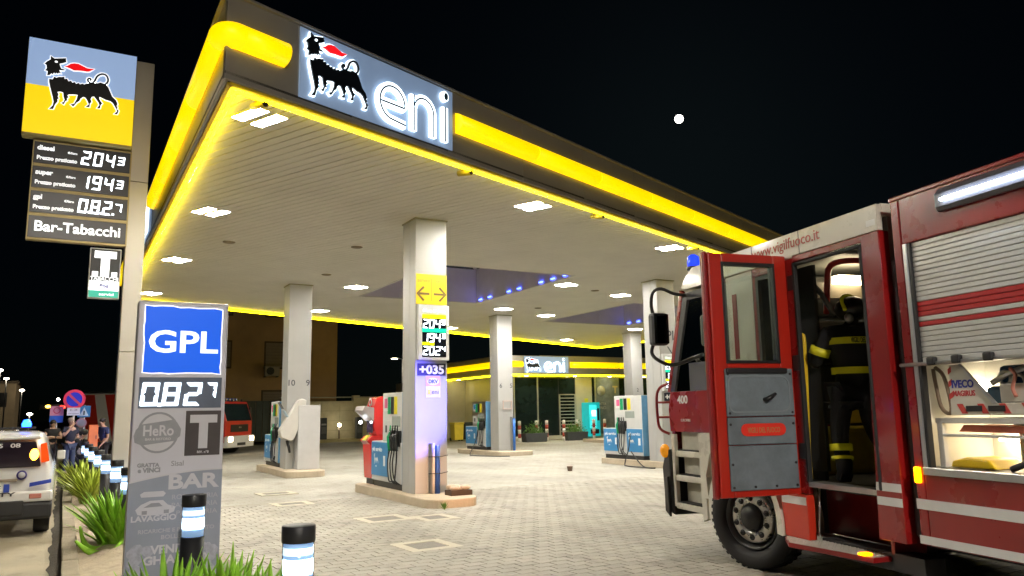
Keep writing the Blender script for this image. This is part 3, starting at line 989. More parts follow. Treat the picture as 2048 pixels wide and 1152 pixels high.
# ------------------------------------------------------------------ fuel pumps
# pump face looks to -x; local x depth, y along the island, origin at the base centre
blue_panel = mat('blue_pump_panel', (.04, .22, .48), .35, 0, .05, 2)
pump_grey = mat('pump_grey', (.6, .6, .59), .4, .05, .05, 3, dirt=.1)
white_print = mat('white_print', (.8, .8, .8), .5)
green_m = mat('green_grade', (.0, .33, .12), .4)
yel_m = mat('yellow_grade', (.75, .65, .02), .4)
blk_m = mat('black_grade', (.01, .01, .01), .4)
pink_m = mat('pink_notice', (.7, .12, .28), .5)
hose_m = mat('black_hose', (.012, .012, .014), .5, 0, .2, 20)
lcd_m = mat('pump_display', (.32, .36, .33), .25, 0, .06, 8)
def pump(x, y, rz, label, L_=1.7, silver=False, double=False):
    t = thing('fuel_pump', label, 'fuel pump', (x, y, .15), rz, 'fuel pumps on the islands')
    l = L_ / 2
    MB().box(-.26, .26, -l + .02, l - .02, 0, .12).build('plinth', dark_metal, t, .006)
    MB().box(-.3, .3, -l, l, .12, .9).build('lower_cabinet', pump_grey, t, .012)
    for s_ in (-1, 1):
        bp = MB().box(s_ * .301 if s_ > 0 else -.314, .314 if s_ > 0 else -.301, -.12 if not double else .2, l - .02, .22, .88).build('blue_panel', blue_panel, t, .003)
        f = '-x' if s_ < 0 else 'x'
        txt('più servito', bp, (s_ * .3155, l - .36, .7), .085, white_print, f, width=.56, bold=.03)
        txt('eni', bp, (s_ * .3155, l - .3, .39), .035, white_print, f)
        k = MB()
        kk = .00017 
        # emblem print
        for lst in (HEAD, BODY):
            pts = [(l - .17 - a * .00026 * 1, .44 + b * .00026) for a, b in lst] if s_ < 0 else [(l - .43 + a * .00026, .44 + b * .00026) for a, b in lst]
            k.prism(pts, s_ * .3142, s_ * .3158, 'x')
        k.build('emblem', white_print, bp)
        MB().box(min(s_ * .3142, s_ * .3158), max(s_ * .3142, s_ * .3158), .02 if not double else .26, .13 if not double else .36, .42, .62).build('pictogram', white_print, bp)
        if double:
            b2_ = MB().box(s_ * .301 if s_ > 0 else -.314, .314 if s_ > 0 else -.301, -l + .02, -.22, .22, .88).build('blue_panel', blue_panel, t, .003)
            txt('più servito', b2_, (s_ * .3155, -l + .38, .7), .085, white_print, f, width=.56, bold=.03)
            k2 = MB()
            for lst in (HEAD, BODY):
                k2.prism([(-.3 - a * .00026, .44 + b * .00026) for a, b in lst] if s_ < 0 else [(-.56 + a * .00026, .44 + b * .00026) for a, b in lst], s_ * .3142, s_ * .3158, 'x')
            k2.build('emblem', white_print, b2_)
            MB().box(min(s_ * .3142, s_ * .3158), max(s_ * .3142, s_ * .3158), -l + .1, -l + .2, .42, .62).build('pictogram', white_print, b2_)
    # end panel edge in blue
    MB().box(-.3, .3, -l - .012, -l - .001, .12, 1.85).build('end_panel', mat('pump_end_blue', (.12, .3, .5), .4), t, .004)
    up = MB().box(-.27, .27, -l + .001, l - .55, .9, 1.86).build('head', pump_grey if not silver else steel, t, .015)
    for s_ in (-1, 1):
        xx = lambda a, b: (min(s_ * a, s_ * b), max(s_ * a, s_ * b))
        a, b = xx(.271, .277)
        MB().box(a, b, l - .86, l - .64, 1.5, 1.78).build('notice', mat('notice_white', (.75, .75, .75), .5), up)
        a2, b2 = xx(.2775, .279)
        MB().box(a2, b2, l - .83, l - .67, 1.56, 1.75).build('notice_print', pink_m if not silver else blue_panel, up)
        for q, (mm, yy) in enumerate(((green_m, -.28), (blk_m, -.46), (yel_m, -.64))):
            y1 = l - .65 + yy
            MB().box(a, b, y1 - .06, y1 + .09, 1.44, 1.78).build('grade_sticker', mm, up)
        MB().box(a, b, l - 1.0, l - .62, 1.0, 1.32).build('service_panel', light_grey, up, .003)
        MB().box(a2, b2 + .004 if s_ > 0 else b2, l - .82, l - .72, 1.08, 1.22).build('lock_plate', dark_metal, up)
        MB().box(a, b, l - 1.52, l - 1.08, 1.2, 1.4).build('display', lcd_m, up, .003)
        # nozzles in their holsters with looping hoses
        for q in range(4):
            yy = (-l + .12 + q * .13) if not double else (-.15 + q * .1)
            n_ = MB()
            n_.box(*xx(.28, .33), yy - .045, yy + .045, .82, 1.12)
            hol = n_.build('holster', black_plastic, t, .006)
            z = MB()
            z.tube([(s_ * .35, yy, 1.1), (s_ * .385, yy, 1.0), (s_ * .37, yy, .86), (s_ * .36, yy, .74)], [.02, .034, .036, .028], 8)
            z.tube([(s_ * .345, yy + .01, 1.12), (s_ * .32, yy + .05, 1.22)], .014, 6)
            z.build('nozzle', green_m if q == 3 else black_plastic, t)
            h = MB()
            pts = [(s_ * .36, yy, .74), (s_ * .365, yy + .0, .58), (s_ * .37, yy + .03 + q * .02, .34 - q * .02), (s_ * .36, yy + .09, .2), (s_ * .34, yy + .17, .16), (s_ * .31, yy + .2, .3)]
            if q >= 1: pts = [(s_ * .36, yy, .74), (s_ * .39, yy + .01, .5), (s_ * .39, yy - .06, .28 - .03 * q), (s_ * .36, yy - .14, .16), (s_ * .31, yy - .17, .12)]
            h.tube(smooth_path(pts, 4), .0135, 7)
            h.build('hose', hose_m, t)
    return t
pump(5.92, 15.02, 0, 'grey and blue fuel pump with four black hoses behind the front column', 1.68)
pump(5.66, 23.85, 0, 'fuel pump on the island of the numbered column', 1.7)
pump(14.55, 28.1, 0, 'silver fronted fuel pump beside the middle rear column', 1.75, True)
pump(14.85, 19.0, 0, 'fuel pump with two wide blue panels left of the fire engine mirror', 1.9, False, True)
# loose hose lying from that pump on the ground
for (pts, l) in (([(14.45, 18.5, .9), (14.3, 18.4, .5), (14.1, 18.35, .08), (13.9, 18.0, .03), (13.9, 17.2, .025), (14.0, 16.9, .025), (14.15, 17.6, .03), (14.3, 18.3, .4)], 'hose looped on the ground below the blue fronted pump'),
                 ([(14.1, 27.6, .95), (13.95, 27.5, .5), (13.5, 27.1, .03), (13.2, 26.2, .025), (13.6, 25.2, .025), (14.0, 24.9, .025)], 'hose trailing on the ground by the silver fronted pump')):
    tag(MB().tube(smooth_path(pts, 5), .017, 7).build('loose_hose', hose_m), l, 'hose')
# red payment terminal
red_gloss = mat('red_gloss_paint', (.62, .015, .015), .25, 0, .06, 3, coat=.4)
t = thing('payment_terminal', 'red self-service payment terminal with a grey hood beside the front pump', 'payment terminal', (5.85, 16.18, .15))
b = MB().prism([(-.2, .12), (-.24, .82), (-.3, .9), (-.2, 1.0), (.28, 1.0), (.28, .12)], -.24, .24, 'y')
b.build('pedestal', red_gloss, t, .012)
MB().box(-.16, .24, -.2, .2, 0, .12).build('plinth', dark_metal, t)
MB().prism([(-.1, 1.0), (-.16, 1.2), (-.16, 1.62), (-.1, 1.78), (.02, 1.82), (.28, 1.82), (.28, 1.0)], -.23, .23, 'y').build('head', red_gloss, t, .014)
MB().prism([(-.17, 1.3), (-.42, 1.52), (-.38, 1.62), (-.17, 1.58)], -.27, .27, 'y').build('hood', mat('grey_hood', (.42, .38, .38), .4), t, .008)
MB().box(-.175, -.161, -.17, .17, 1.06, 1.36).build('screen', mat('dark_screen', (.04, .03, .06), .15), t)
MB().prism([(-.305, .905), (-.2, 1.006), (-.195, 1.0), (-.295, .9)], -.12, .12, 'y').build('keypad', yel_m, t)
t2 = MB().lathe([(.0, -.165), (.09, -.165), (.09, -.16)], (0, 0, 1.7), 'x', 18)
t2.build('badge', mat('badge_white', (.75, .7, .68), .4), t)
MB().lathe([(.0, -.169), (.05, -.169), (.05, -.166)], (0, 0, 1.7), 'x', 18).build('badge_centre', red_gloss, t)
tl = MB().ball((-.3, .22, 1.28), .035, 10).build('lamp', glow('terminal_lamp', (.9, .95, 1), 30), t)
# tilted payment head beside the numbered column
t = thing('payment_terminal', 'tilted grey payment head on a cabinet before the numbered column', 'payment terminal', (5.86, 21.8, .15))
MB().box(-.3, .3, -.2, .26, 0, 1.72).build('cabinet', light_grey, t, .01)
hd = MB().prism([(-.2, 1.9), (-.3, 1.84), (-.78, 1.05), (-.74, .86), (-.48, .76), (-.38, .84), (-.1, 1.6), (-.08, 1.86)], -.16, .14, 'y').build('head', mat('warm_white_plastic', (.62, .6, .56), .4, 0, .04), t, .02)
M_ = Matrix.Translation((-.56, 0, 1.42)) @ Matrix.Rotation(R(-31.3), 4, 'Y')
MB().box(-.012, .004, -.13, .11, -.16, .2, M_).build('screen', mat('terminal_screen', (.3, .36, .38), .2, emit=(.6, .75, .8), es=.25), hd)
MB().box(-.012, .004, -.13, .11, .25, .46, M_).build('reader', mat('reader_grey', (.1, .1, .11), .4), hd)
MB().box(-.014, .004, -.1, .08, -.42, -.22, M_).build('keypad', dark_metal, hd)
MB().tube([(-.55, -.02, .78), (-.5, -.02, .6), (-.47, -.02, .45)], [.045, .04, .03], 8).build('printer_slot', black_plastic, t)
# squeegee tube and bag at the foot of the front column
blue_tube_m = mat('blue_plastic_tube', (.03, .09, .35), .35)
t = thing('squeegee_tube', 'blue upright tube clamped to the foot of the front column', 'tube', (6.0, FY - .1, .15))
MB().cyl((0, 0, 0), (0, 0, .86), .055, n=18).build('tube', blue_tube_m, t)
MB().box(-.11, -.06, -.04, .095, 0, .9).build('channel', steel, t, .004)
for z in (.66, .36):
    MB().tube([(-.18, -.02, z), (-.06, -.06, z), (.06, -.06, z), (.2, -.03, z + .02)], .008, 6).build('clamp', dark_metal, t)
t = thing('rag_tray', 'rags heaped on a dark tray at the foot of the front column', 'tray', (6.2, 12.92, .15))
MB().box(-.2, .22, -.12, .16, 0, .09).build('tray', mat('dark_wood_tray', (.06, .035, .02), .7), t, .008)
rg = MB()
for k in range(7):
    rg.ball((random.uniform(-.14, .14), random.uniform(-.06, .08), .12 + .03 * random.random()), .09, 10, (1.2, .9, .5))
rg.build('rags', mat('pale_rag', (.6, .48, .38), .9, 0, .15, 12, bump=.6), t)
t = thing('squeegee_tube', 'blue upright tube at the foot of the middle rear column', 'tube', (14.85, 26.5 - CW / 2 - .1, .15))
MB().cyl((0, 0, 0), (0, 0, 1.2), .06, n=14).build('tube', mat('mid_blue_tube', (.03, .15, .55), .35), t)
MB().box(-.1, -.06, -.03, .09, 0, 1.25).build('channel', steel, t)
# bracket frame on the middle column
b = MB(); stroke(b, [(-.16, 1.7), (.2, 1.7), (.2, 2.0), (-.16, 2.0)], .025, -.05, -.02, True)
o = b.build('wire_basket', mat('pale_red_frame', (.6, .42, .36), .5), None, loc=(14.6, 26.5 - CW / 2, 0)); tag(o, 'small pale wire frame hung on the middle rear column', 'basket')
# paper cup on the ground
t = thing('paper_cup', 'small crushed dark cup lying alone on the forecourt', 'cup', (11.9, 17.9, 0))
MB().lathe([(.06, 0), (.075, .1), (.08, .13), (.07, .13), (.055, .02)], (0, 0, 0), 'z', 14).build('cup', mat('brown_paper', (.12, .07, .05), .7), t)
MB().lathe([(.082, .125), (.082, .14), (.02, .15)], (0, 0, 0), 'z', 14).build('lid', mat('pale_paper', (.6, .5, .45), .7), t)
# weed at the island edge
t = thing('weed', 'small green weed growing at the front island kerb', 'plant', (5.62, 12.28, 0))
lf = MB()
for k in range(26):
    a = random.uniform(0, 6.28); r_ = random.uniform(.03, .1); h = random.uniform(.05, .14)
    p = Vector((r_ * math.cos(a), r_ * math.sin(a) - .03, h)); w = Vector((-math.sin(a), math.cos(a), 0)) * .012
    lf.add([(0, -.03, 0), p * .6 + w, p, p * .6 - w], [(0, 1, 2, 3)])
lf.build('leaves', mat('weed_green', (.12, .22, .03), .6, 0, .2, 20), t)
# ------------------------------------------------------------------ tall pole with price sign
panel_blue = glow('lit_sign_blue', (.27, .39, .63), .85)
panel_yel = glow('lit_sign_yellow', (.95, .68, .0), .85)
white_lit = glow('lit_white', (.95, .97, 1), 1.15)
sign_black2 = mat('sign_black_print', (.004, .005, .007), .4)
sign_red2 = glow('sign_red_lit', (.85, .0, .005), .9, (.6, .0, .0))
PY = 13.3
t = thing('sign_pole', 'tall cream sign pole rising left of the canopy', 'pole', (.8, PY + .16, 0))
pole_m = mat('pole_cladding', (.6, .57, .5), .35, .15, .05, 1.2, dirt=.08)
for z0, z1 in ((0, 2.6), (2.605, 5.3), (5.305, 7.32)):
    MB().box(-.135, .135, -.15, .15, z0, z1).build('cladding', pole_m, t, .01)
MB().box(-.2, .2, -.22, .22, -.05, .03).build('base_plate', dark_metal, t)
t = thing('brand_sign', 'lit blue over yellow sign box with black six-legged dog and red flame', 'sign', (-.075, PY, 0))
MB().box(-.745, .745, -.11, .1, 5.79, 7.34).build('case', mat('sign_case', (.5, .45, .2), .4), t, .03)
MB().box(-.735, .735, -.121, -.112, 6.595, 7.33).build('blue_field', panel_blue, t)
MB().box(-.735, .735, -.121, -.112, 5.84, 6.592).build('yellow_field', panel_yel, t)
dog(t, 1.04, -.515, 6.236, sign_black2, white_lit, sign_red2, .028, .012)
for p in list(t.children):
    if p.name.startswith('emblem'): p.location = (0, -.1215, 0)
t = thing('price_sign', 'black pole sign listing diesel, super and gpl prices over Bar-Tabacchi', 'price sign', (0, PY, 0))
fr_m = mat('bronze_frame', (.4, .32, .14), .4, .4)
MB().box(-.66, .68, -.02, .1, 4.235, 5.77).build('case', fr_m, t, .006)
blk = mat('sign_face_black', (.005, .005, .005), .3)
lit_txt = glow('lit_lettering', (.95, .97, 1), 1.0)
rows = [('diesel', '2043', 5.41), ('super', '1943', 5.03), ('gpl', '0.8.2.7', 4.65)]
for nm, dg, z in rows:
    r_ = MB().box(-.64, .66, -.03, -.021, z, z + .33).build('row', blk, t, .003)
    txt(nm, r_, (-.6, -.032, z + .21), .068, lit_txt, align='LEFT', bold=.05)
    txt('€/litro', r_, (-.2, -.032, z + .195), .03, lit_txt, align='LEFT', width=.13, bold=.05)
    txt('Prezzo praticato', r_, (-.6, -.032, z + .06), .056, lit_txt, align='LEFT', width=.53, bold=.05)
    d = MB()
    x = -.02
    chars = [c for c in dg]
    k = 0
    for ch in chars:
        if ch == '.':
            digit(d, '.', x - .025, z + .06, .1, .2, -.034, .028)
            continue
        last = k == 3
        digit(d, ch, x, z + (.055 if not last else .115), .12 if not last else .1, .215 if not last else .13, -.034, .027 if not last else .019, .1)
        x += .165
        k += 1
    d.build('numerals', led_white, r_)
r_ = MB().box(-.64, .66, -.03, -.021, 4.27, 4.6).build('row', blk, t, .003)
txt('Bar-Tabacchi', r_, (.01, -.032, 4.375), .15, lit_txt, width=1.14, bold=.03)
t = thing('tobacco_sign', 'small lit black and white T sign hung below the price sign', 'sign', (.405, PY + .05, 3.41))
MB().box(-.215, .215, -.06, .06, 0, .775).build('case', mat('sign_case_white', (.6, .6, .6), .4), t, .008)
MB().box(-.2, .2, -.064, -.061, .27, .76).build('black_field', sign_black2, t)
MB().box(-.2, .2, -.064, -.061, .12, .268).build('white_field', white_lit, t)
MB().box(-.2, .2, -.064, -.061, .015, .118).build('green_field', glow('lit_green', (.02, .35, .25), .9), t)
q = MB().box(-.06, .06, -.069, -.0645, .33, .62).box(-.15, .15, -.0691, -.0645, .62, .73).box(-.17, -.09, -.069, -.0645, .33, .41).box(.09, .17, -.069, -.0645, .33, .41)
q.build('letter_t', white_lit, t)
txt('TABACCHI', t, (0, -.066, .275), .055, white_lit, width=.38, bold=.02)
txt('Pos', t, (0, -.066, .165), .06, mat('violet_print', (.25, .25, .6), .5), bold=.06)
txt('servizi', t, (.04, -.066, .045), .04, white_lit, width=.2)

# ------------------------------------------------------------------ GPL totem
TX, TY = .875, 7.4
tot_m = mat('totem_aluminium', (.66, .66, .72), .4, .1, .04, 2, dirt=.06)
t = thing('price_totem', 'grey totem with blue GPL panel, lit 0827 price and printed BAR advert', 'price totem', (TX, TY, 0))
MB().box(-.37, .37, 0, .2, .05, 2.61).build('body', tot_m, t, .012)
MB().box(-.34, .34, .03, .17, -.05, .05).build('foot', dark_metal, t)
blue = glow('gpl_blue', (.0, .085, .62), .9)
MB().prism([(-.315, 2.565), (-.315, 1.985), (.315, 1.98), (.315, 2.555), (.24, 2.562)], -.006, -.001, 'y').build('blue_panel', blue, t)
ed = MB()
rr = random.Random(3)
pts = []
for (a, b) in (((-.317, 2.567), (-.317, 1.983)), ((-.317, 1.983), (.317, 1.978)), ((.317, 1.978), (.317, 2.557)), ((.317, 2.557), (-.317, 2.567))):
    for i in range(9):
        f_ = i / 9
        pts.append((a[0] + (b[0] - a[0]) * f_ + rr.uniform(-.006, .006), a[1] + (b[1] - a[1]) * f_ + rr.uniform(-.006, .006)))
stroke(ed, pts, .007, -.0072, -.0005, True)
ed.build('torn_edge', white_lit, t)
txt('GPL', t, (0, -.0075, 2.165), .185, glow('lit_white_letter', (.75, .85, 1), 1.1), width=.57, bold=.03)
scr = MB().box(-.335, .335, -.005, -.001, 1.68, 1.945).build('price_screen', mat('screen_grey_blue', (.16, .19, .25), .2), t)
d = MB()
for i, (ch, x, z, w, h) in enumerate((('0', -.325, 1.7, .135, .2), ('8', -.155, 1.7, .135, .2), ('2', .02, 1.7, .135, .2), ('7', .2, 1.765, .085, .135))):
    digit(d, ch, x, z, w, h, -.007, .031 if i < 3 else .024, .1, .004)
digit(d, '.', -.185, 1.695, .1, .2, -.007, .03)
d.build('numerals', glow('totem_led', (.8, .92, 1), 3), t)
# printed advert below
pr_d = mat('advert_slate_print', (.33, .365, .44), .4, 0, .05, 4)
pr_l = mat('advert_pale_print', (.64, .64, .68), .4, 0, .05, 4)
pr_m = mat('advert_mid_print', (.33, .34, .37), .4, 0, .08, 14)
pr_b = mat('advert_brown_print', (.07, .06, .06), .4)
arc_ = [(-.37 + .74 * i / 16, 1.06 + .13 * math.sin(R(20 + 75 * i / 16)) - .04) for i in range(17)]
MB().prism(arc_ + [(.37, .05), (-.37, .05)], -.003, -.0005, 'y').build('slate_field', pr_d, t)
q = MB(); stroke(q, arc_, .014, -.0045, -.001); q.build('arc_line', pr_l, t)
MB().box(.05, .34, -.004, -.0005, 1.27, 1.655).build('tobacco_field', pr_b, t)
MB().box(.085, .31, -.0055, -.0041, 1.55, 1.62).box(.16, .235, -.0056, -.0041, 1.33, 1.55).build('tobacco_letter', pr_l, t)
txt('RIV. n°8', t, (.2, -.006, 1.29), .02, pr_l, bold=.03)
c_ = [(-.165 + .155 * math.cos(R(i * 12)), 1.475 + .165 * math.sin(R(i * 12))) for i in range(30)]
MB().prism(c_, -.0035, -.0005, 'y').build('badge', pr_l, t)
q = MB(); stroke(q, c_, .018, -.0045, -.001, True); q.build('badge_ring', pr_m, t)
MB().prism([(-.355, 1.45), (-.345, 1.395), (-.29, 1.37), (-.04, 1.4), (.01, 1.44), (.015, 1.5), (-.02, 1.56), (-.06, 1.58), (-.3, 1.545), (-.34, 1.5)], -.006, -.0046, 'y').build('badge_band', pr_m, t)
txt('HeRo', t, (-.165, -.0075, 1.45), .085, pr_l, width=.24, bold=.03)
txt('BAR & RISTORO', t, (-.165, -.0075, 1.41), .02, pr_l, width=.2)
txt('GRATTA', t, (-.23, -.0025, 1.19), .03, pr_m, bold=.08)
txt('e VINCI', t, (-.22, -.0025, 1.145), .036, pr_m, bold=.08)
txt('Sisal', t, (.0, -.0025, 1.19), .042, pr_m, bold=.02)
txt('BAR', t, (.13, -.0045, 1.0), .115, pr_l, width=.41, bold=.05)
for i, s_ in enumerate(('ROSTICCERIA', 'PASTICCERIA', 'PANINERIA')):
    txt(s_, t, (.34, -.0045, .91 - i * .067), .038, mat('advert_text', (.5, .5, .54), .4), align='RIGHT', width=.37 if i < 2 else .33, bold=.0)
txt('LAVAGGIO', t, (-.165, -.0045, .745), .043, pr_l, width=.35, bold=.05)
q = MB().prism([(-.29, .8), (-.31, .84), (-.27, .88), (-.2, .91), (-.1, .91), (-.06, .87), (.0, .85), (-.01, .81), (-.06, .79), (-.24, .79)], -.0045, -.001, 'y')
q.prism([(-.27, .94), (-.28, .965), (-.25, .985), (-.1, .985), (-.08, .965), (-.1, .94)], -.0045, -.001, 'y')
q.build('car_print', pr_l, t)
MB().prism([(-.25, .855), (-.19, .89), (-.13, .89), (-.1, .86)], -.006, -.0046, 'y').box(-.26, -.22, -.0061, -.0046, .8, .83).box(-.09, -.05, -.0061, -.0046, .8, .83).build('car_print_windows', pr_m, t)
txt('RICARICHE E PAGAMENTO', t, (.02, -.0045, .645), .03, MATS['advert_text'], width=.6)
txt('BOLLETTINI', t, (.04, -.0045, .59), .032, MATS['advert_text'], width=.28)
txt('VENDITA', t, (.03, -.0045, .475), .065, pr_l, width=.42, bold=.05)
txt('GHIACCIO', t, (.02, -.0045, .39), .065, pr_l, width=.5, bold=.05)
txt('APERTO TUTTI I GIORNI', t, (0, -.0045, .255), .04, MATS['advert_text'], width=.64)
txt('DALLE 6:00', t, (-.1, -.0045, .195), .04, MATS['advert_text'], width=.34)
rr = random.Random(5)
for sx in (-1, 1):
    q = MB()
    for k in range(16):
        r_ = rr.uniform(.025, .055)
        cx, cz = sx * (.32 - abs(rr.gauss(0, .07))), .36 + rr.uniform(-.09, .16)
        cx = max(-.37 + r_, min(.37 - r_, cx))
        q.prism([(cx + r_ * math.cos(R(i * 45 + 20)), cz + r_ * math.sin(R(i * 45 + 20))) for i in range(8)], -.0030 - .00006 * k, -.0021, 'y')
    q.build('ice_print', mat('advert_ice', (.45, .47, .54), .4, 0, .2, 25), t)

# ------------------------------------------------------------------ path-light bollards
boll_m = mat('charcoal_bollard', (.018, .019, .022), .45, .2, .15, 9)
boll_glass = pane('bollard_glass', (.85, .92, 1), .06)
boll_lamp = glow('bollard_lamp', (.82, .92, 1), 6)
boll_mid = glow('bollard_inner_glow', (.8, .92, 1), 1.6)
boll_ring = glow('bollard_diffuser', (.45, .68, 1), .6)
# assumed unseen street lamp, added behind the viewer to light the totem, the bed and the fire engine's flank
for (x, y, l) in ((-.5, -8.5, 'assumed street lamp by the road behind the viewer, out of view'),):
    t = thing('street_lamp', l, 'street lamp', (x, y, -.02))
    MB().cyl((0, 0, -.05), (0, 0, 8.2), .09, .055, 14).build('pole', mat('galvanised_pole', (.35, .36, .36), .45, .6), t)
    MB().tube(smooth_path([(0, 0, 8.1), (0, .1, 8.35), (0, .5, 8.5), (0, 1.3, 8.55)], 4), .04, 8).build('arm', MATS['galvanised_pole'], t)
    MB().box(-.2, .2, 1.2, 2.0, 8.5, 8.62).build('head', MATS['galvanised_pole'], t, .03)
    MB().box(-.16, .16, 1.25, 1.95, 8.46, 8.498).build('lamp', glow('assumed_street_lamp_lens', (1, .9, .78), 3300), t)
BL = [(1.17, 4.48, 'bollard lamp nearest the camera, standing alone on the right'), (.93, 6.72, 'bollard lamp standing right before the GPL totem'), (.74, 10.9, 'first bollard lamp left of the GPL totem, lit head at the foot of the pole'),
      (.72, 13.0, 'second bollard lamp left of the totem, before the pole'), (.68, 15.15, 'third bollard lamp left of the totem'), (.64, 17.4, 'fourth bollard lamp left of the totem'),
      (.6, 19.6, 'fifth bollard lamp left of the totem'), (.57, 21.8, 'sixth bollard lamp left of the totem'), (.54, 24.0, 'farthest bollard lamp of the row by the standing man')]
for x, y, l in BL:
    t = thing('bollard_lamp', l, 'bollard light', (x, y, .08), 0, 'row of bollard lights along the planting bed')
    MB().lathe([(.088, -.12), (.088, .60)], (0, 0, 0)).build('post', boll_m, t)
    MB().lathe([(.09, .83), (.092, .84), (.092, .915), (.088, .92), (.0, .922)], (0, 0, 0)).build('cap', boll_m, t)
    MB().lathe([(.086, .6), (.086, .83)], (0, 0, 0)).build('glass', boll_glass, t)
    MB().lathe([(.02, .6), (.02, .665), (.081, .668), (.081, .735), (.03, .738)], (0, 0, 0)).build('lamp', boll_lamp, t)
    MB().lathe([(.08, .605), (.08, .66)], (0, 0, 0)).build('diffuser', boll_ring, t)
    MB().lathe([(.08, .745), (.08, .83)], (0, 0, 0)).build('diffuser', boll_ring, t)
    MB().lathe([(.0815, .765), (.0815, .805)], (0, 0, 0)).build('inner_glow', boll_mid, t)

# ------------------------------------------------------------------ aloe-like plants in the bed
leaf_m = mat('aloe_green', (.24, .5, .03), .45, 0, .3, 6)
leaf_m2 = mat('aloe_yellow_green', (.42, .52, .06), .45, 0, .3, 6)
def aloe(x, y, n, h, spread, label, mm, seed, lean=(0, 0)):
    rr = random.Random(seed)
    t = thing('aloe_plant', label, 'plant', (x, y, .07))
    for k in range(int(n * 1.5)):
        a = rr.uniform(0, 6.283)
        r_ = spread * math.sqrt(rr.random())
        bx, by_ = .35 * r_ * math.cos(a), .35 * r_ * math.sin(a)
        hh = h * rr.uniform(.45, 1.0) * (1 - .25 * r_ / spread)
        tilt = r_ * rr.uniform(.7, 1.3)
        tx, ty = bx + tilt * math.cos(a) + lean[0] * hh, by_ + tilt * math.sin(a) + lean[1] * hh
        w = rr.uniform(.034, .06)
        side = Vector((-math.sin(a), math.cos(a), 0))
        nrm = Vector((math.cos(a), math.sin(a), .4)).normalized()
        m_ = MB()
        ns = 6
        for i in range(ns):
            f_ = i / (ns - 1)
            p = Vector((bx + (tx - bx) * f_ ** 1.5, by_ + (ty - by_) * f_ ** 1.5, hh * (f_ ** .85) - .03))
            ww = w * (1 - f_ ** 2.2) + .002
            m_.v += [tuple(p - side * ww + nrm * ww * .35), tuple(p - nrm * ww * .45), tuple(p + side * ww + nrm * ww * .35), tuple(p + nrm * ww * .1)]
        for i in range(ns - 1):
            for q in range(4):
                m_.f.append((i * 4 + q, i * 4 + (q + 1) % 4, i * 4 + 4 + (q + 1) % 4, i * 4 + 4 + q)); m_.sm.append(True)
        m_.f.append(tuple((ns - 1) * 4 + q for q in range(4))); m_.sm.append(False)
        m_.build('leaf', mm, t)
    return t
def low_leaves(t, specs, mm):
    for (pts, w) in specs:
        MB().tube(smooth_path(pts, 4), [w * (1 - .75 * (i / (len(smooth_path(pts, 4)) - 1)) ** 2) for i in range(len(smooth_path(pts, 4)))], 7, sx=.7).build('leaf', mm, t)
a1 = aloe(.66, 11.0, 110, .85, .5, 'bright green spiky plant with curling lower leaves left of the totem', leaf_m, 1)
low_leaves(a1, [([(.0, -.1, .1), (-.2, -.22, .0), (-.35, -.3, .08), (-.42, -.34, .3)], .05), ([(.1, -.2, .05), (-.08, -.45, -.02), (-.3, -.5, .02), (-.46, -.5, .16)], .055), ([(.1, -.1, .1), (.0, -.4, .05), (-.1, -.6, .0)], .045)], leaf_m)
aloe(.55, 17.0, 110, .8, .5, 'yellow green spiky plant in the bed, second from the totem', leaf_m2, 2)
aloe(.45, 20.2, 110, .85, .55, 'yellow green spiky plant close to the standing man', leaf_m2, 3)
aloe(.42, 18.6, 90, .7, .42, 'yellow green spiky plant between two larger ones in the bed', leaf_m2, 8)
aloe(.66, 5.6, 70, .8, .4, 'green spiky plant at the lower edge, before the totem foot', leaf_m, 4)
aloe(1.0, 5.5, 80, .82, .36, 'green spiky plant at the lower edge, under the bollard before the totem', leaf_m, 5)
aloe(1.2, 5.25, 30, .78, .22, 'thin green tuft left of the nearest bollard lamp', leaf_m, 6)
# ------------------------------------------------------------------ the big fire engine
# local: x to its right, y forward, z up; origin under the left front wheel on the left flank
fire_red = mat('fire_red', (.255, .009, .009), .28, 0, .12, 2.5, coat=.45, dirt=.4)
deep_red = mat('deep_red', (.22, .008, .008), .3, 0, .08, 3, coat=.3)
cream = mat('cream_white_paint', (.66, .63, .55), .28, 0, .05, 2, coat=.3, dirt=.28)
refl_white = mat('reflective_white', (.72, .72, .7), .4, 0, .05, 6)
alu = mat('aluminium_profile', (.6, .6, .6), .3, .8, .06, 8)
cab_dark = mat('cab_interior_dark', (.03, .03, .03), .6, 0, .2, 6)
cab_grey = mat('cab_interior_grey', (.2, .2, .19), .6, 0, .1, 5)
clear = pane('clear_pane', (.8, .86, .82), .03)
tint = pane('tinted_pane', (.32, .4, .36), .24)
orange_lamp = glow('orange_marker', (1, .28, .0), 6)
T = thing('fire_engine', 'red fire engine with its crew door open and lit locker at the right', 'fire engine', (6.08, 5.94, 0), R(-12.2))
def P6(name, mb, m_, parent=T, bev=.006): return mb.build(name, m_, parent, bev)
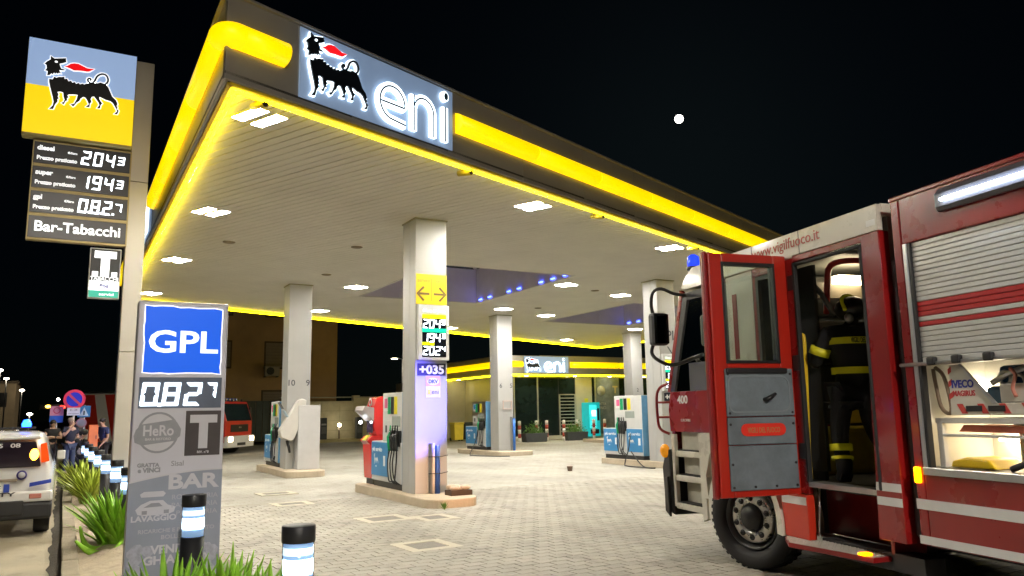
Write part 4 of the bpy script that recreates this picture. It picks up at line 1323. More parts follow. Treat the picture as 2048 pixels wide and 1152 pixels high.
# --- cab flank, butted panels 5 cm thick
def flank(name, pts, m_, x0=0, x1=.05, parent=T, bev=.006): return MB().prism(pts, x0, x1, 'x').build(name, m_, parent, bev)
fd = flank('front_door', [(.13, 1.33), (1.5, 1.33), (1.52, 1.6), (1.46, 1.8), (.13, 1.8)], fire_red)
flank('grey_flash', [(.5, 1.8), (.98, 1.8), (.98, 2.12), (.13, 2.12), (.13, 1.95)], mat('dark_grey_decal', (.06, .06, .065), .4), -.003, .0, fd, 0)
flank('window_frame', [(.13, 1.802), (.2, 1.802), (.2, 2.86), (.96, 2.86), (1.36, 1.802), (1.46, 1.802), (1.05, 2.95), (.13, 2.95)], black_plastic, .004, .05, fd, .004)
flank('quarter_bar', [(.56, 1.802), (.61, 1.802), (.61, 2.859), (.56, 2.859)], black_plastic, .006, .045, fd, .003)
cab_pane = pane('cab_window_pane', (.72, .8, .75), .1)
flank('window', [(.2, 1.802), (1.36, 1.802), (.96, 2.86), (.2, 2.86)], cab_pane, .02, .026, fd, 0)
flank('corner_pillar', [(1.462, 1.802), (1.53, 1.802), (1.12, 3.0), (1.052, 2.952)], fire_red, .0, .06)
txt('400', fd, (-.003, 1.17, 1.66), .09, refl_white, '-x', width=.24, bold=.04)
txt('EUROFIRE', fd, (-.003, 1.12, 1.45), .03, refl_white, '-x', width=.22, bold=.02)
flank('white_panel', [(-.35, 1.33), (.128, 1.33), (.128, 2.98), (-.35, 2.98)], cream)
flank('intake_slot', [(-.06, 2.1), (.02, 2.1), (.02, 2.78), (-.06, 2.78)], deep_red, -.004, 0, None or T, .002)
# crew side panel with its own window
for nm, pts in (('crew_panel', [(-1.0, .82), (-.352, .82), (-.352, 1.99), (-1.0, 1.99)]), ('crew_panel', [(-1.0, 1.992), (-.84, 1.992), (-.84, 2.98), (-1.0, 2.98)]),
                ('crew_panel', [(-.838, 2.9), (-.352, 2.9), (-.352, 2.98), (-.838, 2.98)]), ('crew_panel', [(-.4, 1.992), (-.352, 1.992), (-.352, 2.898), (-.4, 2.898)])):
    flank(nm, pts, fire_red)
w2 = MB(); 
o = MB().prism([(-.83, 2.0), (-.41, 2.0), (-.41, 2.89), (-.83, 2.89)], .02, .03, 'x').build('side_window', tint, T)
q = MB().box(.0, .04, -.838, -.8, 1.994, 2.898).box(.0, .04, -.44, -.402, 1.994, 2.898).box(.0, .04, -.8, -.44, 1.994, 2.03).box(.0, .04, -.8, -.44, 2.862, 2.898)
q.build('window_seal', black_plastic, o)
# behind the side window a dark crew space
P6('crew_bulkhead', MB().box(.3, .34, -.9, .0, 1.0, 2.95), cab_dark)
flank('roof_band', [(1.0, 2.984), (1.08, 3.02), (.95, 3.14), (.8, 3.22), (-2.1, 3.22), (-2.1, 3.0), (-1.0, 3.0), (-1.0, 2.984)], cream, -.004, .05)
txt('www.vigilfuoco.it', T, (-.008, -.9, 3.08), .1, mat('brick_red_print', (.45, .06, .04), .4), '-x', width=1.02, bold=.0)
q = MB()
for s_ in (-.38, -1.12): q.box(-.0055, -.001, s_ - .004, s_ + .004, 3.0, 3.22)
P6('panel_joint', q, cab_dark, T, 0)
flank('opening_header', [(-1.9, 2.94), (-1.002, 2.94), (-1.002, 2.998), (-1.9, 2.998)], fire_red, .0, .08)
rp = flank('rear_pillar', [(-2.1, .55), (-1.82, .55), (-1.9, 2.998), (-2.1, 2.998)], fire_red, -.004, .1)
for z in (.93, .82): flank('stripe', [(-2.098, z), (-1.835, z), (-1.838, z + .065), (-2.098, z + .065)], refl_white, -.0065, -.0045, rp, 0)
flank('number_plate', [(-2.08, 3.05), (-1.98, 3.05), (-1.98, 3.1), (-2.08, 3.1)], refl_white, -.0065, -.0045, rp, 0)
# lower red wedge and white arch behind the wheel
lo = flank('lower_panel', [(-1.0, .42), (-.66, .42), (-.62, .815), (-1.0, .815)], mat('orange_red_panel', (.5, .03, .012), .35, 0, .06, 3, coat=.3), -.03, .05)
flank('stripe', [(-.99, .72), (-.64, .72), (-.635, .79), (-.99, .79)], refl_white, -.033, -.031, lo, 0)
arch = MB()
n = 22
for i in range(n):
    for (r0, r1) in ((.56, .64),):
        a0, a1 = R(-8 + 196 * i / n), R(-8 + 196 * (i + 1) / n)
        pts = [(r0 * math.cos(a0), .5 + r0 * math.sin(a0)), (r1 * math.cos(a0), .5 + r1 * math.sin(a0)), (r1 * math.cos(a1), .5 + r1 * math.sin(a1)), (r0 * math.cos(a1), .5 + r0 * math.sin(a1))]
        arch.prism(pts, -.05, .42, 'x')
P6('wheel_arch', arch, cream, T, 0)
flank('arch_front_panel', [(.62, .62), (.66, .86), (.56, 1.1), (.34, 1.33), (.74, 1.33), (.74, .62)], cream, -.05, .05)
flank('over_arch_panel', [(-.62, .82), (-.58, .95), (-.36, 1.18), (0, 1.165), (.34, 1.16), (.34, 1.328), (-.35, 1.328), (-.35, .818), ], cream, .0, .05)
P6('wheel_well', MB().box(.43, .47, -.7, .75, .3, 1.3), cab_dark)
P6('sill_well', MB().box(.42, .46, -1.82, -.7, .42, .9), deep_red)
P6('sill_end', MB().box(.1, .42, -1.86, -1.82, .42, .9), deep_red)
P6('sill_edge', MB().box(.0, .16, -1.9, -1.0, .885, .93), alu, T, .004)
P6('chassis', MB().box(.5, 2.0, -7.5, 1.3, .45, .85), cab_dark)
P6('underskirt', MB().box(.1, .3, -2.15, -1.0, .3, .44), cab_dark)
# front steps
for z, y0, y1 in ((1.04, .76, 1.36), (.76, .78, 1.38), (.44, .8, 1.4)):
    st = P6('cab_step', MB().box(-.02, .4, y0, y1, z, z + .07), cream, T, .01)
    MB().box(.0, .36, y0 + .03, y1 - .03, z + .071, z + .082).build('tread', rubber, st)
P6('step_side', MB().prism([(.7, .4), (.8, .36), (.82, 1.32), (.72, 1.32)], -.03, .03, 'x'), cream)
P6('step_side', MB().prism([(1.38, .46), (1.44, .46), (1.46, 1.3), (1.39, 1.3)], -.02, .03, 'x'), cream)
P6('step_riser', MB().box(.12, .16, .83, 1.375, .52, .758).box(.1, .14, .83, 1.38, .832, 1.038).box(.08, .12, .83, 1.38, 1.112, 1.328), mat('step_riser_beige', (.5, .48, .4), .5), T, .004)
P6('step_back', MB().box(.38, .42, .74, 1.42, .42, 1.33), mat('step_back_beige', (.42, .4, .33), .5), T, 0)
P6('bumper', MB().prism([(1.4, .36), (1.62, .42), (1.66, .9), (1.56, 1.12), (1.46, 1.12), (1.44, .5)], -.05, 2.55, 'x'), black_plastic, T, .02)
P6('bumper_guard', MB().prism([(1.45, .34), (1.56, .4), (1.56, .78), (1.48, .8)], -.085, -.055, 'x'), black_plastic, T, .008)
mk = MB().ball((-.06, 1.55, 1.1), .07, 12, (.8, 1, 1.2)).build('indicator', mat('amber_lens', (.75, .3, .03), .25, emit=(1, .35, 0), es=.3), T)
# front face and windscreen
P6('front_panel', MB().prism([(1.5, 1.12), (1.58, 1.12), (1.56, 1.78), (1.48, 1.8)], .06, 2.44, 'x'), fire_red)
P6('windscreen', MB().prism([(1.5, 1.8), (1.53, 1.8), (1.13, 2.98), (1.1, 2.97)], .07, 2.43, 'x'), cab_pane, T, 0)
P6('dashboard', MB().box(.1, 2.4, 1.0, 1.45, 1.5, 1.85), cab_dark, T, .04)
P6('steering_wheel', MB().tube([(.55 + .22 * math.cos(R(a)), .9 - .1 * math.sin(R(a)), 2.0 + .18 * math.sin(R(a))) for a in range(0, 360, 20)], .016, 8, True), black_plastic, T, 0)
P6('driver_seat', MB().box(.25, .8, .15, .65, 1.35, 1.6).prism([(.02, 1.5), (.18, 1.5), (.1, 2.45), (-.02, 2.45)], .27, .78, 'x'), cab_grey, T, .04)
P6('roof', MB().prism([(1.08, 3.02), (1.0, 3.12), (.8, 3.23), (-2.1, 3.23), (-2.1, 3.12), (.78, 3.12), (1.0, 3.0)], .052, 2.45, 'x'), cream, T, .01)
P6('off_side', MB().box(2.42, 2.46, -2.1, 1.4, .9, 1.85).box(2.42, 2.46, -2.1, 1.1, 2.55, 3.1).box(2.42, 2.46, -2.1, -1.75, 1.85, 2.55).box(2.42, 2.46, -.5, .1, 1.85, 2.55), cab_grey, T, 0)
P6('rear_wall', MB().box(.1, 2.42, -2.1, -2.05, .9, 3.12), cab_grey, T, 0)
P6('floor', MB().box(.16, 2.42, -2.05, 1.3, .85, .9), mat('rubber_floor', (.05, .05, .05), .7, 0, .2, 8, bump=.3), T, 0)
P6('headliner', MB().box(.08, 2.42, -2.05, .8, 3.05, 3.1), cab_grey, T, 0)
# crew compartment fittings seen through the door
yel_bar = mat('yellow_handrail', (.72, .5, .02), .35)
P6('handrail', MB().tube(smooth_path([(.2, -.72, 2.3), (.2, -.8, 2.28), (.2, -.83, 2.2), (.2, -.81, 1.7), (.2, -.78, 1.2), (.2, -.78, .93)], 4), .02, 8), yel_bar, T, 0)
P6('crew_seat', MB().box(.5, 2.2, -.3, .25, .9, 1.38), mat('yellow_green_seat', (.42, .33, .02), .6, 0, .2, 5), T, .05)
P6('seat_back', MB().box(.5, 2.2, .1, .3, 1.4, 2.2), cab_dark, T, .05)
P6('locker_box', MB().box(.5, 1.6, -.2, .2, 2.22, 2.5), cab_grey, T, .02)
P6('overhead_locker', MB().box(.9, 2.3, -.1, .35, 2.55, 3.0), mat('dark_locker', (.07, .07, .065), .5), T, .02)
P6('ceiling_lamp', MB().box(.85, 1.25, -.62, -.5, 2.84, 2.92), glow('cab_lamp', (1, .82, .5), 20), T, .01)
P6('lamp_shelf', MB().box(.5, 2.3, -.48, -.4, 2.7, 2.86), mat('tan_panel', (.12, .1, .07), .5), T, 0)
P6('red_bracket', MB().tube(smooth_path([(.55, -.75, 2.5), (.5, -.85, 2.75), (.52, -.9, 2.95), (.75, -.95, 3.0), (1.1, -.95, 2.98)], 4), .03, 6), mat('red_bracket_paint', (.5, .03, .03), .4), T, 0)
P6('seat_belt', MB().tube([(.35, -.62, 2.95), (.42, -.85, 2.68), (.45, -.98, 2.45)], .028, 4, sx=.25), mat('grey_webbing', (.2, .2, .2), .8), T, 0)
P6('yellow_strap', MB().tube([(.4, -.55, 2.75), (.42, -.6, 2.5), (.42, -.6, 2.3)], .02, 6), yel_bar, T, 0)
P6('yellow_rack', MB().box(.9, 1.3, -.42, -.32, 1.42, 1.62), yel_bar, T, .01)
bp_ = P6('breathing_set', MB().box(.42, .62, -.82, -.6, 2.0, 2.32), mat('charcoal_fabric', (.02, .02, .022), .8, 0, .2, 20, bump=.5), T, .04)
for z in (2.1, 2.2): MB().box(.43, .61, -.828, -.822, z, z + .055).build('reflective_band', mat('lime_band', (.62, .58, .02), .5, emit=(.7, .65, 0), es=.03), bp_)
q = MB().box(-.012, .03, -1.9, -1.87, .93, 2.93).box(-.012, .03, -1.03, -1.0, .93, 2.93).box(-.012, .03, -1.87, -1.03, 2.9, 2.93)
P6('door_seal', q, rubber, T, .006)
for z in (1.2, 2.0, 2.75): P6('hinge_leaf', MB().box(-.012, .0, -1.0, -.92, z - .07, z + .07), dark_metal, T, .004)
P6('panel_gap', MB().box(-.0015, .0, -.3535, -.3505, .82, 2.98).box(-.0015, .0, .1275, .1305, 1.33, 2.98), cab_dark, T, 0)
# --- the open crew door, hinged at its front edge, lining towards the camera
D = MB()
y0, y1 = -.9, -.83
door_red = mat('door_inner_red', (.4, .018, .008), .3, 0, .05, 3, coat=.3)
D.box(-.84, -.7, y0, y1, .81, 3.02).box(-.14, 0, y0, y1, .81, 3.02).box(-.7, -.14, y0, y1, 2.93, 3.02).box(-.7, -.14, y0, y1, .81, 2.0)
dr = D.build('crew_door', door_red, T, .012)
MB().box(-.885, -.842, -.885, -.825, .8, 3.03).build('door_edge', deep_red, dr, .012)
q = MB().box(-.71, -.685, y0 - .006, y1 + .004, 2.0, 2.94).box(-.155, -.13, y0 - .006, y1 + .004, 2.0, 2.94).box(-.685, -.155, y0 - .006, y1 + .004, 2.91, 2.94).box(-.685, -.155, y0 - .006, y1 + .004, 2.0, 2.025)
q.build('window_seal', black_plastic, dr, .003)
MB().box(-.685, -.155, -.868, -.862, 2.025, 2.91).build('window', clear, dr)
lin = mat('blue_grey_lining', (.155, .19, .215), .5, .1, .16, 6, bump=.12, dirt=.55)
MB().box(-.745, -.03, -.925, -.901, 1.52, 1.95).build('lining', lin, dr, .01)
MB().box(-.745, -.03, -.922, -.901, 1.27, 1.512).build('lining', lin, dr, .008)
MB().box(-.745, -.03, -.92, -.901, .87, 1.262).build('lining', lin, dr, .008)
pk = MB()
n = 16
pts = [(-.72 + .06 + .06 * math.cos(R(a)), 1.82 + .06 * math.sin(R(a))) for a in range(90, 181, 30)] + [(-.66 + .06 * math.cos(R(a)) , 1.62 + .06 * math.sin(R(a))) for a in range(180, 271, 30)] + [(-.16 + .08 * math.cos(R(a)), 1.64 + .08 * math.sin(R(a))) for a in range(270, 361, 30)] + [(-.16 + .08 * math.cos(R(a)), 1.8 + .08 * math.sin(R(a))) for a in range(0, 91, 30)]
stroke(pk, pts, .014, -.931, -.925, True)
pk.build('pressed_rib', mat('lining_rib', (.2, .23, .25), .5, .1), dr)
MB().box(-.74, -.1, -.95, -.925, 1.905, 1.955).build('top_ledge', dark_metal, dr, .01)
MB().tube([(-.35, -.93, 1.67), (-.35, -.965, 1.67), (-.26, -.97, 1.72)], [.02, .022, .016], 8).build('door_handle', black_plastic, dr)
rf = MB().prism([(-.56 + .055 * math.cos(R(a)), 1.4 + .055 * math.sin(R(a))) for a in range(90, 271, 30)] + [(-.2 + .055 * math.cos(R(a)), 1.4 + .055 * math.sin(R(a))) for a in range(-90, 91, 30)], -.93, -.921, 'y').build('reflector', mat('red_reflector', (.6, .03, .02), .35, emit=(1, .05, .02), es=.08), dr)
txt('VIGILI DEL FUOCO', rf, (-.38, -.932, 1.375), .045, mat('worn_gold_print', (.45, .2, .08), .5), width=.34, bold=.03)
for x, z in ((-.72, 1.9), (-.06, 1.9), (-.72, 1.55), (-.06, 1.55), (-.72, 1.45), (-.06, 1.45), (-.72, 1.1), (-.06, 1.1), (-.72, .9), (-.5, .9), (-.28, .9), (-.06, .9)):
    MB().cyl((x, -.921, z), (x, -.929, z), .012, n=8).build('screw', black_plastic, dr)
MB().tube([(.1, -1.02, .9), (.06, -1.05, .7), (.02, -1.07, .46)], .008, 8).build('gas_strut', steel, dr)
for z in (1.1, 1.9, 2.7): MB().cyl((.0, -.86, z - .06), (.0, -.86, z + .06), .025, n=10).build('hinge', dark_metal, dr)
# fold-down step
fs = P6('folding_step', MB().prism([(-.22, -.95), (-.08, -1.82), (.41, -1.82), (.41, -.66), (-.04, -.66)], .37, .41, 'z'), deep_red, T, .004)
tread = mat('chequer_plate', (.55, .53, .47), .4, .25, .08, 10)
q = MB().prism([(-.21, -.96), (-.075, -1.8), (.405, -1.8), (.405, -.68), (-.04, -.68)], .411, .416, 'z')
rr = random.Random(9)
for i in range(24):
    for j in range(15):
        yy, xx = -.72 - i * .046, -.2 + j * .042
        if xx < -.19 + max(0, (-.95 - yy)) * .16 or (yy > -.95 and xx < -.22 + (yy + .95) * .65): continue
        a = R(45 if (i + j) % 2 else -45)
        M_ = Matrix.Translation((xx, yy, .418)) @ Matrix.Rotation(a, 4, 'Z')
        q.box(-.015, .015, -.004, .004, -.002, .0015, M_)
q.build('tread_plate', tread, fs)
MB().box(-.13, -.04, -1.78, -1.7, .418, .44).build('step_lamp', orange_lamp, fs, .01)
# wheel, steered to the right
W = bpy.data.objects.new('front_wheel', None); COL.objects.link(W); W.parent = T; W.location = (.14, 0, .5); W.rotation_euler = (0, 0, R(19))
MB().lathe([(.30, .13), (.33, -.14), (.38, -.165), (.45, -.165), (.485, -.13), (.5, -.1), (.5, .1), (.485, .13), (.30, .14)], (0, 0, 0), 'x', 48).build('tyre', rubber, W)
tr_ = MB()
for k in range(44):
    a = 6.28318 * k / 44
    M_ = Matrix.Rotation(a, 4, 'X')
    for s_ in (-1, 1): tr_.box(-.005 + s_ * .07 - .045, -.005 + s_ * .07 + .045, -.016, .016, .495, .507, M_)
tr_.build('tread', rubber, W)
MB().lathe([(.31, .0), (.31, -.125), (.295, -.13), (.285, -.1), (.26, -.06), (.255, -.05)], (0, 0, 0), 'x', 40).build('rim', mat('dark_rim', (.07, .07, .07), .4, .6), W)
MB().lathe([(.255, -.05), (.245, -.105), (.225, -.12), (.15, -.125), (.135, -.11), (.13, -.05)], (0, 0, 0), 'x', 40).build('hub_disc', mat('polished_rim', (.62, .6, .56), .28, .75, .1, 14, dirt=.3), W)
MB().lathe([(.13, -.06), (.12, -.14), (.09, -.17), (.0, -.175)], (0, 0, 0), 'x', 24).build('hub', black_plastic, W)
for k in range(10):
    a = 6.28318 * (k + .5) / 10
    y, z = .19 * math.cos(a), .19 * math.sin(a)
    nb = MB().lathe([(.03, -.121), (.03, -.128), (.0, -.129)], (0, y, z), 'x', 12).build('stud_hole', cab_dark, W)
    MB().lathe([(.016, -.128), (.016, -.15), (.0, -.152)], (0, y, z), 'x', 6, False).build('nut', dark_metal, nb)
# mirror on its looped arm
q = MB().tube(smooth_path([(.02, 1.0, 2.92), (-.15, 1.0, 2.94), (-.3, 1.0, 2.99), (-.36, 1.1, 2.96), (-.36, 1.16, 2.8), (-.33, 1.12, 2.6)], 4), .02, 8)
q.tube(smooth_path([(-.34, 1.14, 2.4), (-.36, 1.2, 2.26), (-.33, 1.1, 2.16), (-.2, 1.0, 2.1), (-.02, .9, 2.16), (.02, .7, 2.2)], 4), .022, 8)
P6('mirror_arm', q, black_plastic, T, 0)
mi = P6('mirror', MB().box(-.43, -.22, 1.0, 1.14, 2.33, 2.71), black_plastic, T, .035)
MB().box(-.415, -.235, .988, .999, 2.35, 2.69).build('mirror_glass', mat('mirror_glass', (.06, .07, .08), .05, 1, .05), mi)
q = MB().tube(smooth_path([(-.01, 1.5, 1.9), (-.07, 1.58, 1.86), (-.1, 1.62, 1.75), (-.1, 1.62, 1.5), (-.08, 1.6, 1.36), (.0, 1.52, 1.3)], 4), .018, 8)
for z in (1.5, 1.68): q.tube([(-.1, 1.62, z), (.02, 1.5, z)], .014, 8)
P6('grab_rail', q, deep_red, T, 0)
# beacon
bc = P6('beacon', MB().lathe([(.07, 0), (.075, .04), (.07, .12), (.03, .15), (0, .155)], (.2, 1.1, 3.29), 'z', 18), mat('beacon_blue', (.01, .03, .4), .15, emit=(.02, .06, 1), es=1.2), T, 0)
MB().lathe([(.05, -.2), (.05, -.05), (.08, -.04), (.08, 0.0)], (.2, 1.1, 3.29), 'z', 18).build('beacon_base', black_plastic, bc)
bl = bpy.data.lights.new('assumed_flasher_spot', 'SPOT'); bl.energy = 5500; bl.color = (.11, .1, 1); bl.spot_size = R(18); bl.spot_blend = .45; bl.shadow_soft_size = .08  # assumed narrow blue spot at the unseen grille flasher, shaped to tint the front column
blo = bpy.data.objects.new('assumed_flasher_spot', bl); COL.objects.link(blo); blo.parent = T; blo.location = (.9, 1.75, 1.55)
for i, xx in enumerate((.35, 2.15)):
    hl = P6('headlamp', MB().box(xx - .16, xx + .16, 1.6, 1.68, .62, .86), glow('headlamp_glass', (1, .85, .65), 6), T, .02)  # front headlamps, out of view, assumed lit
# assumed blue grille flasher and lit headlamps, unseen, added to tint the front column
gl_ = P6('assumed_grille_flasher', MB().box(.85, .97, 1.57, 1.62, 1.5, 1.6), glow('flasher_blue', (.03, .08, 1), 8), T, .006)
def aim(o, target_local):
    d = Vector(target_local) - Vector(o.location)
    o.rotation_euler = d.to_track_quat('-Z', 'Y').to_euler()
aim(blo, (-2.12, 7.16, 1.7))
hs = bpy.data.lights.new('assumed_headlamp_beam', 'SPOT'); hs.energy = 900; hs.color = (1, .5, .24); hs.spot_size = R(15); hs.spot_blend = .7; hs.shadow_soft_size = .08  # assumed warm beam, narrowed and aimed to tint the front column's foot
hso = bpy.data.objects.new('assumed_headlamp_beam', hs); COL.objects.link(hso); hso.parent = T; hso.location = (.35, 1.75, .74); aim(hso, (-1.85, 7.35, .4))
# --- rear body
BY0, BY1 = -2.24, -8.2
bd = P6('body_frame', MB().box(0, .08, -2.33, BY0, .57, 3.2).box(0, .08, BY1, -2.33, 2.83, 3.2).box(0, .08, BY1, -2.33, .57, 1.13), fire_red, T, .012)
P6('body_shell', MB().box(.7, 2.5, BY1, BY0, .6, 3.18).box(.082, .7, -2.3, BY0 - .005, .6, 3.18), fire_red, T, .02)
P6('body_roof', MB().box(-.01, 2.5, BY1, BY0, 3.185, 3.22), deep_red, T, .008)
P6('gaiter', MB().box(.25, 2.3, BY0, -2.1, .7, 2.6), rubber, T, 0)
P6('gaiter_post', MB().box(.06, .24, -2.2, -2.12, .6, 2.75), black_plastic, T, .03)
for z0, z1, m_ in ((.83, .905, refl_white), (.58, .64, refl_white)): MB().box(-.0035, -.001, BY1, -2.235, z0, z1).build('stripe', m_, bd)
P6('guide_rail', MB().box(-.006, .05, -2.37, -2.335, 1.13, 2.83), alu, T, .003)
P6('guide_seal', MB().box(.0, .05, -2.4, -2.372, 1.13, 2.83), black_plastic, T, .003)
P6('locker_sill', MB().box(-.02, .12, BY1, -2.34, 1.085, 1.14), alu, T, .004)
shut = P6('roller_shutter', MB().box(.05, .055, BY1, -2.4, 1.93, 2.83), dark_metal, T, 0)
sl_m = mat('shutter_aluminium', (.6, .6, .57), .36, .3, .05, 3, dirt=.12)
sl_r = mat('shutter_red_film', (.42, .02, .02), .35, 0, .05, 3)
pt = (2.83 - 1.95) / 23
for k in range(23):
    z0 = 1.95 + k * pt
    zc = z0 + pt / 2
    m_ = sl_r if 2.255 < zc < 2.385 or 2.165 < zc < 2.235 else sl_m
    q = MB().prism([(.05, z0 + .001), (.024, z0 + .002), (.0215, z0 + .007), (.0215, z0 + pt - .007), (.024, z0 + pt - .002), (.05, z0 + pt - .001)], BY1, -2.4, 'y')
    q.build('slat', m_, shut)
br = P6('shutter_bar', MB().tube([(.0, -2.2, 1.9), (.0, -7.0, 1.9)], .014, 8), alu, T, 0)
MB().box(.01, .05, BY1, -2.41, 1.885, 1.948).build('bottom_rail', sl_m, br, .004)
for yy in (-2.5, -2.72, -2.98, -3.3): MB().box(-.03, .02, yy - .045, yy + .025, 1.885, 1.945).build('bar_clip', black_plastic, br, .012)
# scene light strip along the top
P6('light_housing', MB().prism([(-.03, 2.99), (-.05, 3.02), (-.05, 3.12), (.0, 3.17), (.0, 2.99)], -8, -2.72, 'y'), mat('housing_grey', (.1, .1, .115), .3, 0, .05), T, .006)
P6('light_strip', MB().box(-.075, -.05, -8, -2.79, 3.056, 3.074), glow('scene_light', (.68, .8, 1), 34), T, 0)
# locker interior
lk_w = mat('locker_white', (.62, .6, .55), .45, 0, .05, 4)
lk = P6('locker', MB().box(.66, .69, BY1, -2.34, 1.14, 2.8).box(.06, .66, -2.36, -2.34, 1.14, 2.8).box(.06, .66, BY1, -2.36, 1.12, 1.14), lk_w, T, 0)
P6('locker_lamp', MB().box(.56, .64, -2.95, -2.5, 1.32, 1.35), glow('locker_led', (1, .86, .6), 22), T, .004)
P6('locker_lamp', MB().box(.5, .6, -2.46, -2.43, 1.62, 1.76), glow('locker_led', (1, .86, .6), 22), T, .004)
P6('locker_lamp', MB().box(.56, .64, -4.2, -3.15, 1.38, 1.41), glow('locker_led', (1, .86, .6), 22), T, .004)
fr = P6('shelf_frame', MB().box(.06, .1, -7, -2.42, 1.46, 1.5).box(.06, .6, -7, -2.42, 1.485, 1.497).box(.06, .1, -2.48, -2.43, 1.14, 1.5).box(.06, .09, -7, -2.45, 1.365, 1.385), lk_w, T, .004)
for i, (y, l_) in enumerate(((-2.56, .55), (-2.62, .9))):
    MB().prism([(y, 1.4), (y - .05, 1.45), (y - l_, 1.44), (y - l_ - .1, 1.395)], .12 + .12 * i, .2 + .12 * i, 'x').build('red_wedge', mat('salmon_tool', (.6, .16, .1), .45), fr, .006)
MB().tube([(.2, -2.95, 1.47), (.22, -3.6, 1.38), (.25, -4.5, 1.35)], .02, 8).build('steel_bar', steel, fr)
yb = P6('yellow_case', MB().prism([(-2.46, 1.145), (-2.48, 1.19), (-2.6, 1.22), (-2.78, 1.21), (-2.84, 1.145)], .12, .4, 'x'), mat('yellow_plastic', (.75, .52, .01), .35), T, .012)
P6('plastic_sheet', MB().box(.3, .5, -3.05, -2.88, 1.145, 1.4), mat('greenish_film', (.4, .45, .35), .2), T, .02)
P6('crank', MB().tube(smooth_path([(.1, -2.98, 1.16), (.1, -3.08, 1.2), (.1, -3.16, 1.25), (.1, -3.22, 1.2), (.1, -3.18, 1.15)], 4), .022, 8), dark_metal, T, 0)
P6('cable_loop', MB().tube(smooth_path([(.08, -2.45, 1.87), (.08, -2.52, 1.8), (.08, -2.56, 1.6), (.08, -2.54, 1.53), (.08, -2.47, 1.58), (.08, -2.44, 1.75), (.08, -2.43, 1.86)], 4), .014, 6), mat('brown_strap', (.16, .11, .07), .6), T, 0)
# slide-out tray with pump set
ty = P6('slide_tray', MB().prism([(-2.56, 1.52), (-2.58, 1.88), (-2.68, 1.88), (-2.93, 1.6), (-6, 1.6), (-6, 1.52)], .07, .085, 'x'), cream, T, .004)
MB().box(.085, .6, -6, -2.6, 1.52, 1.55).build('tray_floor', cream, ty)
MB().prism([(-2.67, 1.885), (-2.69, 1.885), (-2.955, 1.6), (-2.92, 1.6)], .055, .072, 'x').build('edge_trim', alu, ty, .003)
txt('IVECO', ty, (.0685, -2.685, 1.715), .052, mat('navy_print', (.03, .04, .3), .5), '-x', width=.185, bold=.05)
txt('MAGIRUS', ty, (.0685, -2.69, 1.655), .038, mat('red_print', (.5, .04, .05), .5), '-x', width=.185, bold=.03)
hz = MB()
for k in range(9):
    y = -2.6 - k * .17 - .02
    hz.prism([(y, 1.598), (y - .05, 1.598), (y - .09, 1.53), (y - .04, 1.53)], .0675, .0695, 'x')
for k in range(3):
    z = 1.63 + k * .09
    hz.prism([(-2.562 - .004 * k, z), (-2.6, z + .02), (-2.6, z + .06), (-2.564 - .004 * k, z + .04)], .0675, .0695, 'x')
hz.build('hazard_stripe', mat('hazard_red', (.6, .06, .05), .45), ty)
for y in (-2.7, -2.88): MB().box(.06, .07, y - .13, y, 1.545, 1.585).build('pull_handle', black_plastic, ty, .004)
MB().box(.2, .5, -3.5, -2.75, 1.56, 1.72).box(.22, .45, -3.1, -2.85, 1.72, 1.86).build('pump_engine', mat('engine_blue', (.03, .09, .2), .4, .2, .2, 8), ty, .03)
MB().box(.1, .18, -6, -2.95, 1.6, 1.73).build('pump_cover', cream, ty, .01)
for y, z, r_ in ((-2.92, 1.77, .045), (-3.02, 1.74, .05), (-3.12, 1.79, .04)): MB().tube([(.2 + r_ * 0, y + r_ * math.cos(R(a)), z + r_ * math.sin(R(a))) for a in range(0, 360, 30)], .014, 6, True).build('coupling', steel, ty)
MB().tube([(.16, -2.85, 1.74), (.14, -3.0, 1.8), (.14, -3.25, 1.86)], .02, 8).build('delivery_pipe', steel, ty)
MB().tube(smooth_path([(.1, -3.05, 1.83), (.08, -3.1, 1.78), (.08, -3.07, 1.7), (.08, -3.09, 1.64)], 4), .013, 6).build('red_strap', mat('salmon_strap', (.55, .2, .15), .6), ty)
MB().box(.12, .4, -3.6, -3.12, 1.73, 1.88).build('hose_reel', black_plastic, ty, .05)
om = P6('side_marker', MB().box(-.03, .0, -2.31, -2.255, 1.02, 1.14), orange_lamp, T, .012)
# rear wheel and far front wheel keep the engine on the ground
for (x, y, f) in ((2.3, 0, -1), (.14, -5.4, 1), (2.3, -5.4, -1)):
    Wr = bpy.data.objects.new('wheel', None); COL.objects.link(Wr); Wr.parent = T; Wr.location = (x, y, .5)
    if f < 0: Wr.rotation_euler = (0, 0, R(180))
    for ch in list(W.children):
        if ch.name.split('.')[0] in ('tyre', 'rim', 'hub_disc', 'hub'):
            c = ch.copy(); COL.objects.link(c); c.parent = Wr
# ------------------------------------------------------------------ people
def skinned(name, V, Ed, m_, parent, sub=1, root=0):
    """V: name -> ((x, y, z), rx[, ry]); Ed: pairs of names"""
    ks = list(V)
    me = bpy.data.meshes.new(name)
    me.from_pydata([V[k][0] for k in ks], [(ks.index(a), ks.index(b)) for a, b in Ed], [])
    me.materials.append(m_)
    o = bpy.data.objects.new(name, me)
    COL.objects.link(o)
    o.parent = parent
    md = o.modifiers.new('skin', 'SKIN')
    md.use_smooth_shade = True
    if not me.skin_vertices: 
        o.modifiers.remove(md); md = o.modifiers.new('skin', 'SKIN')
    sv = me.skin_vertices[0].data
    for i, k in enumerate(ks):
        r = V[k][1:]
        sv[i].radius = (r[0], r[1] if len(r) > 1 else r[0])
        sv[i].use_root = (i == root)
    s2 = o.modifiers.new('sub', 'SUBSURF'); s2.levels = s2.render_levels = sub
    return o
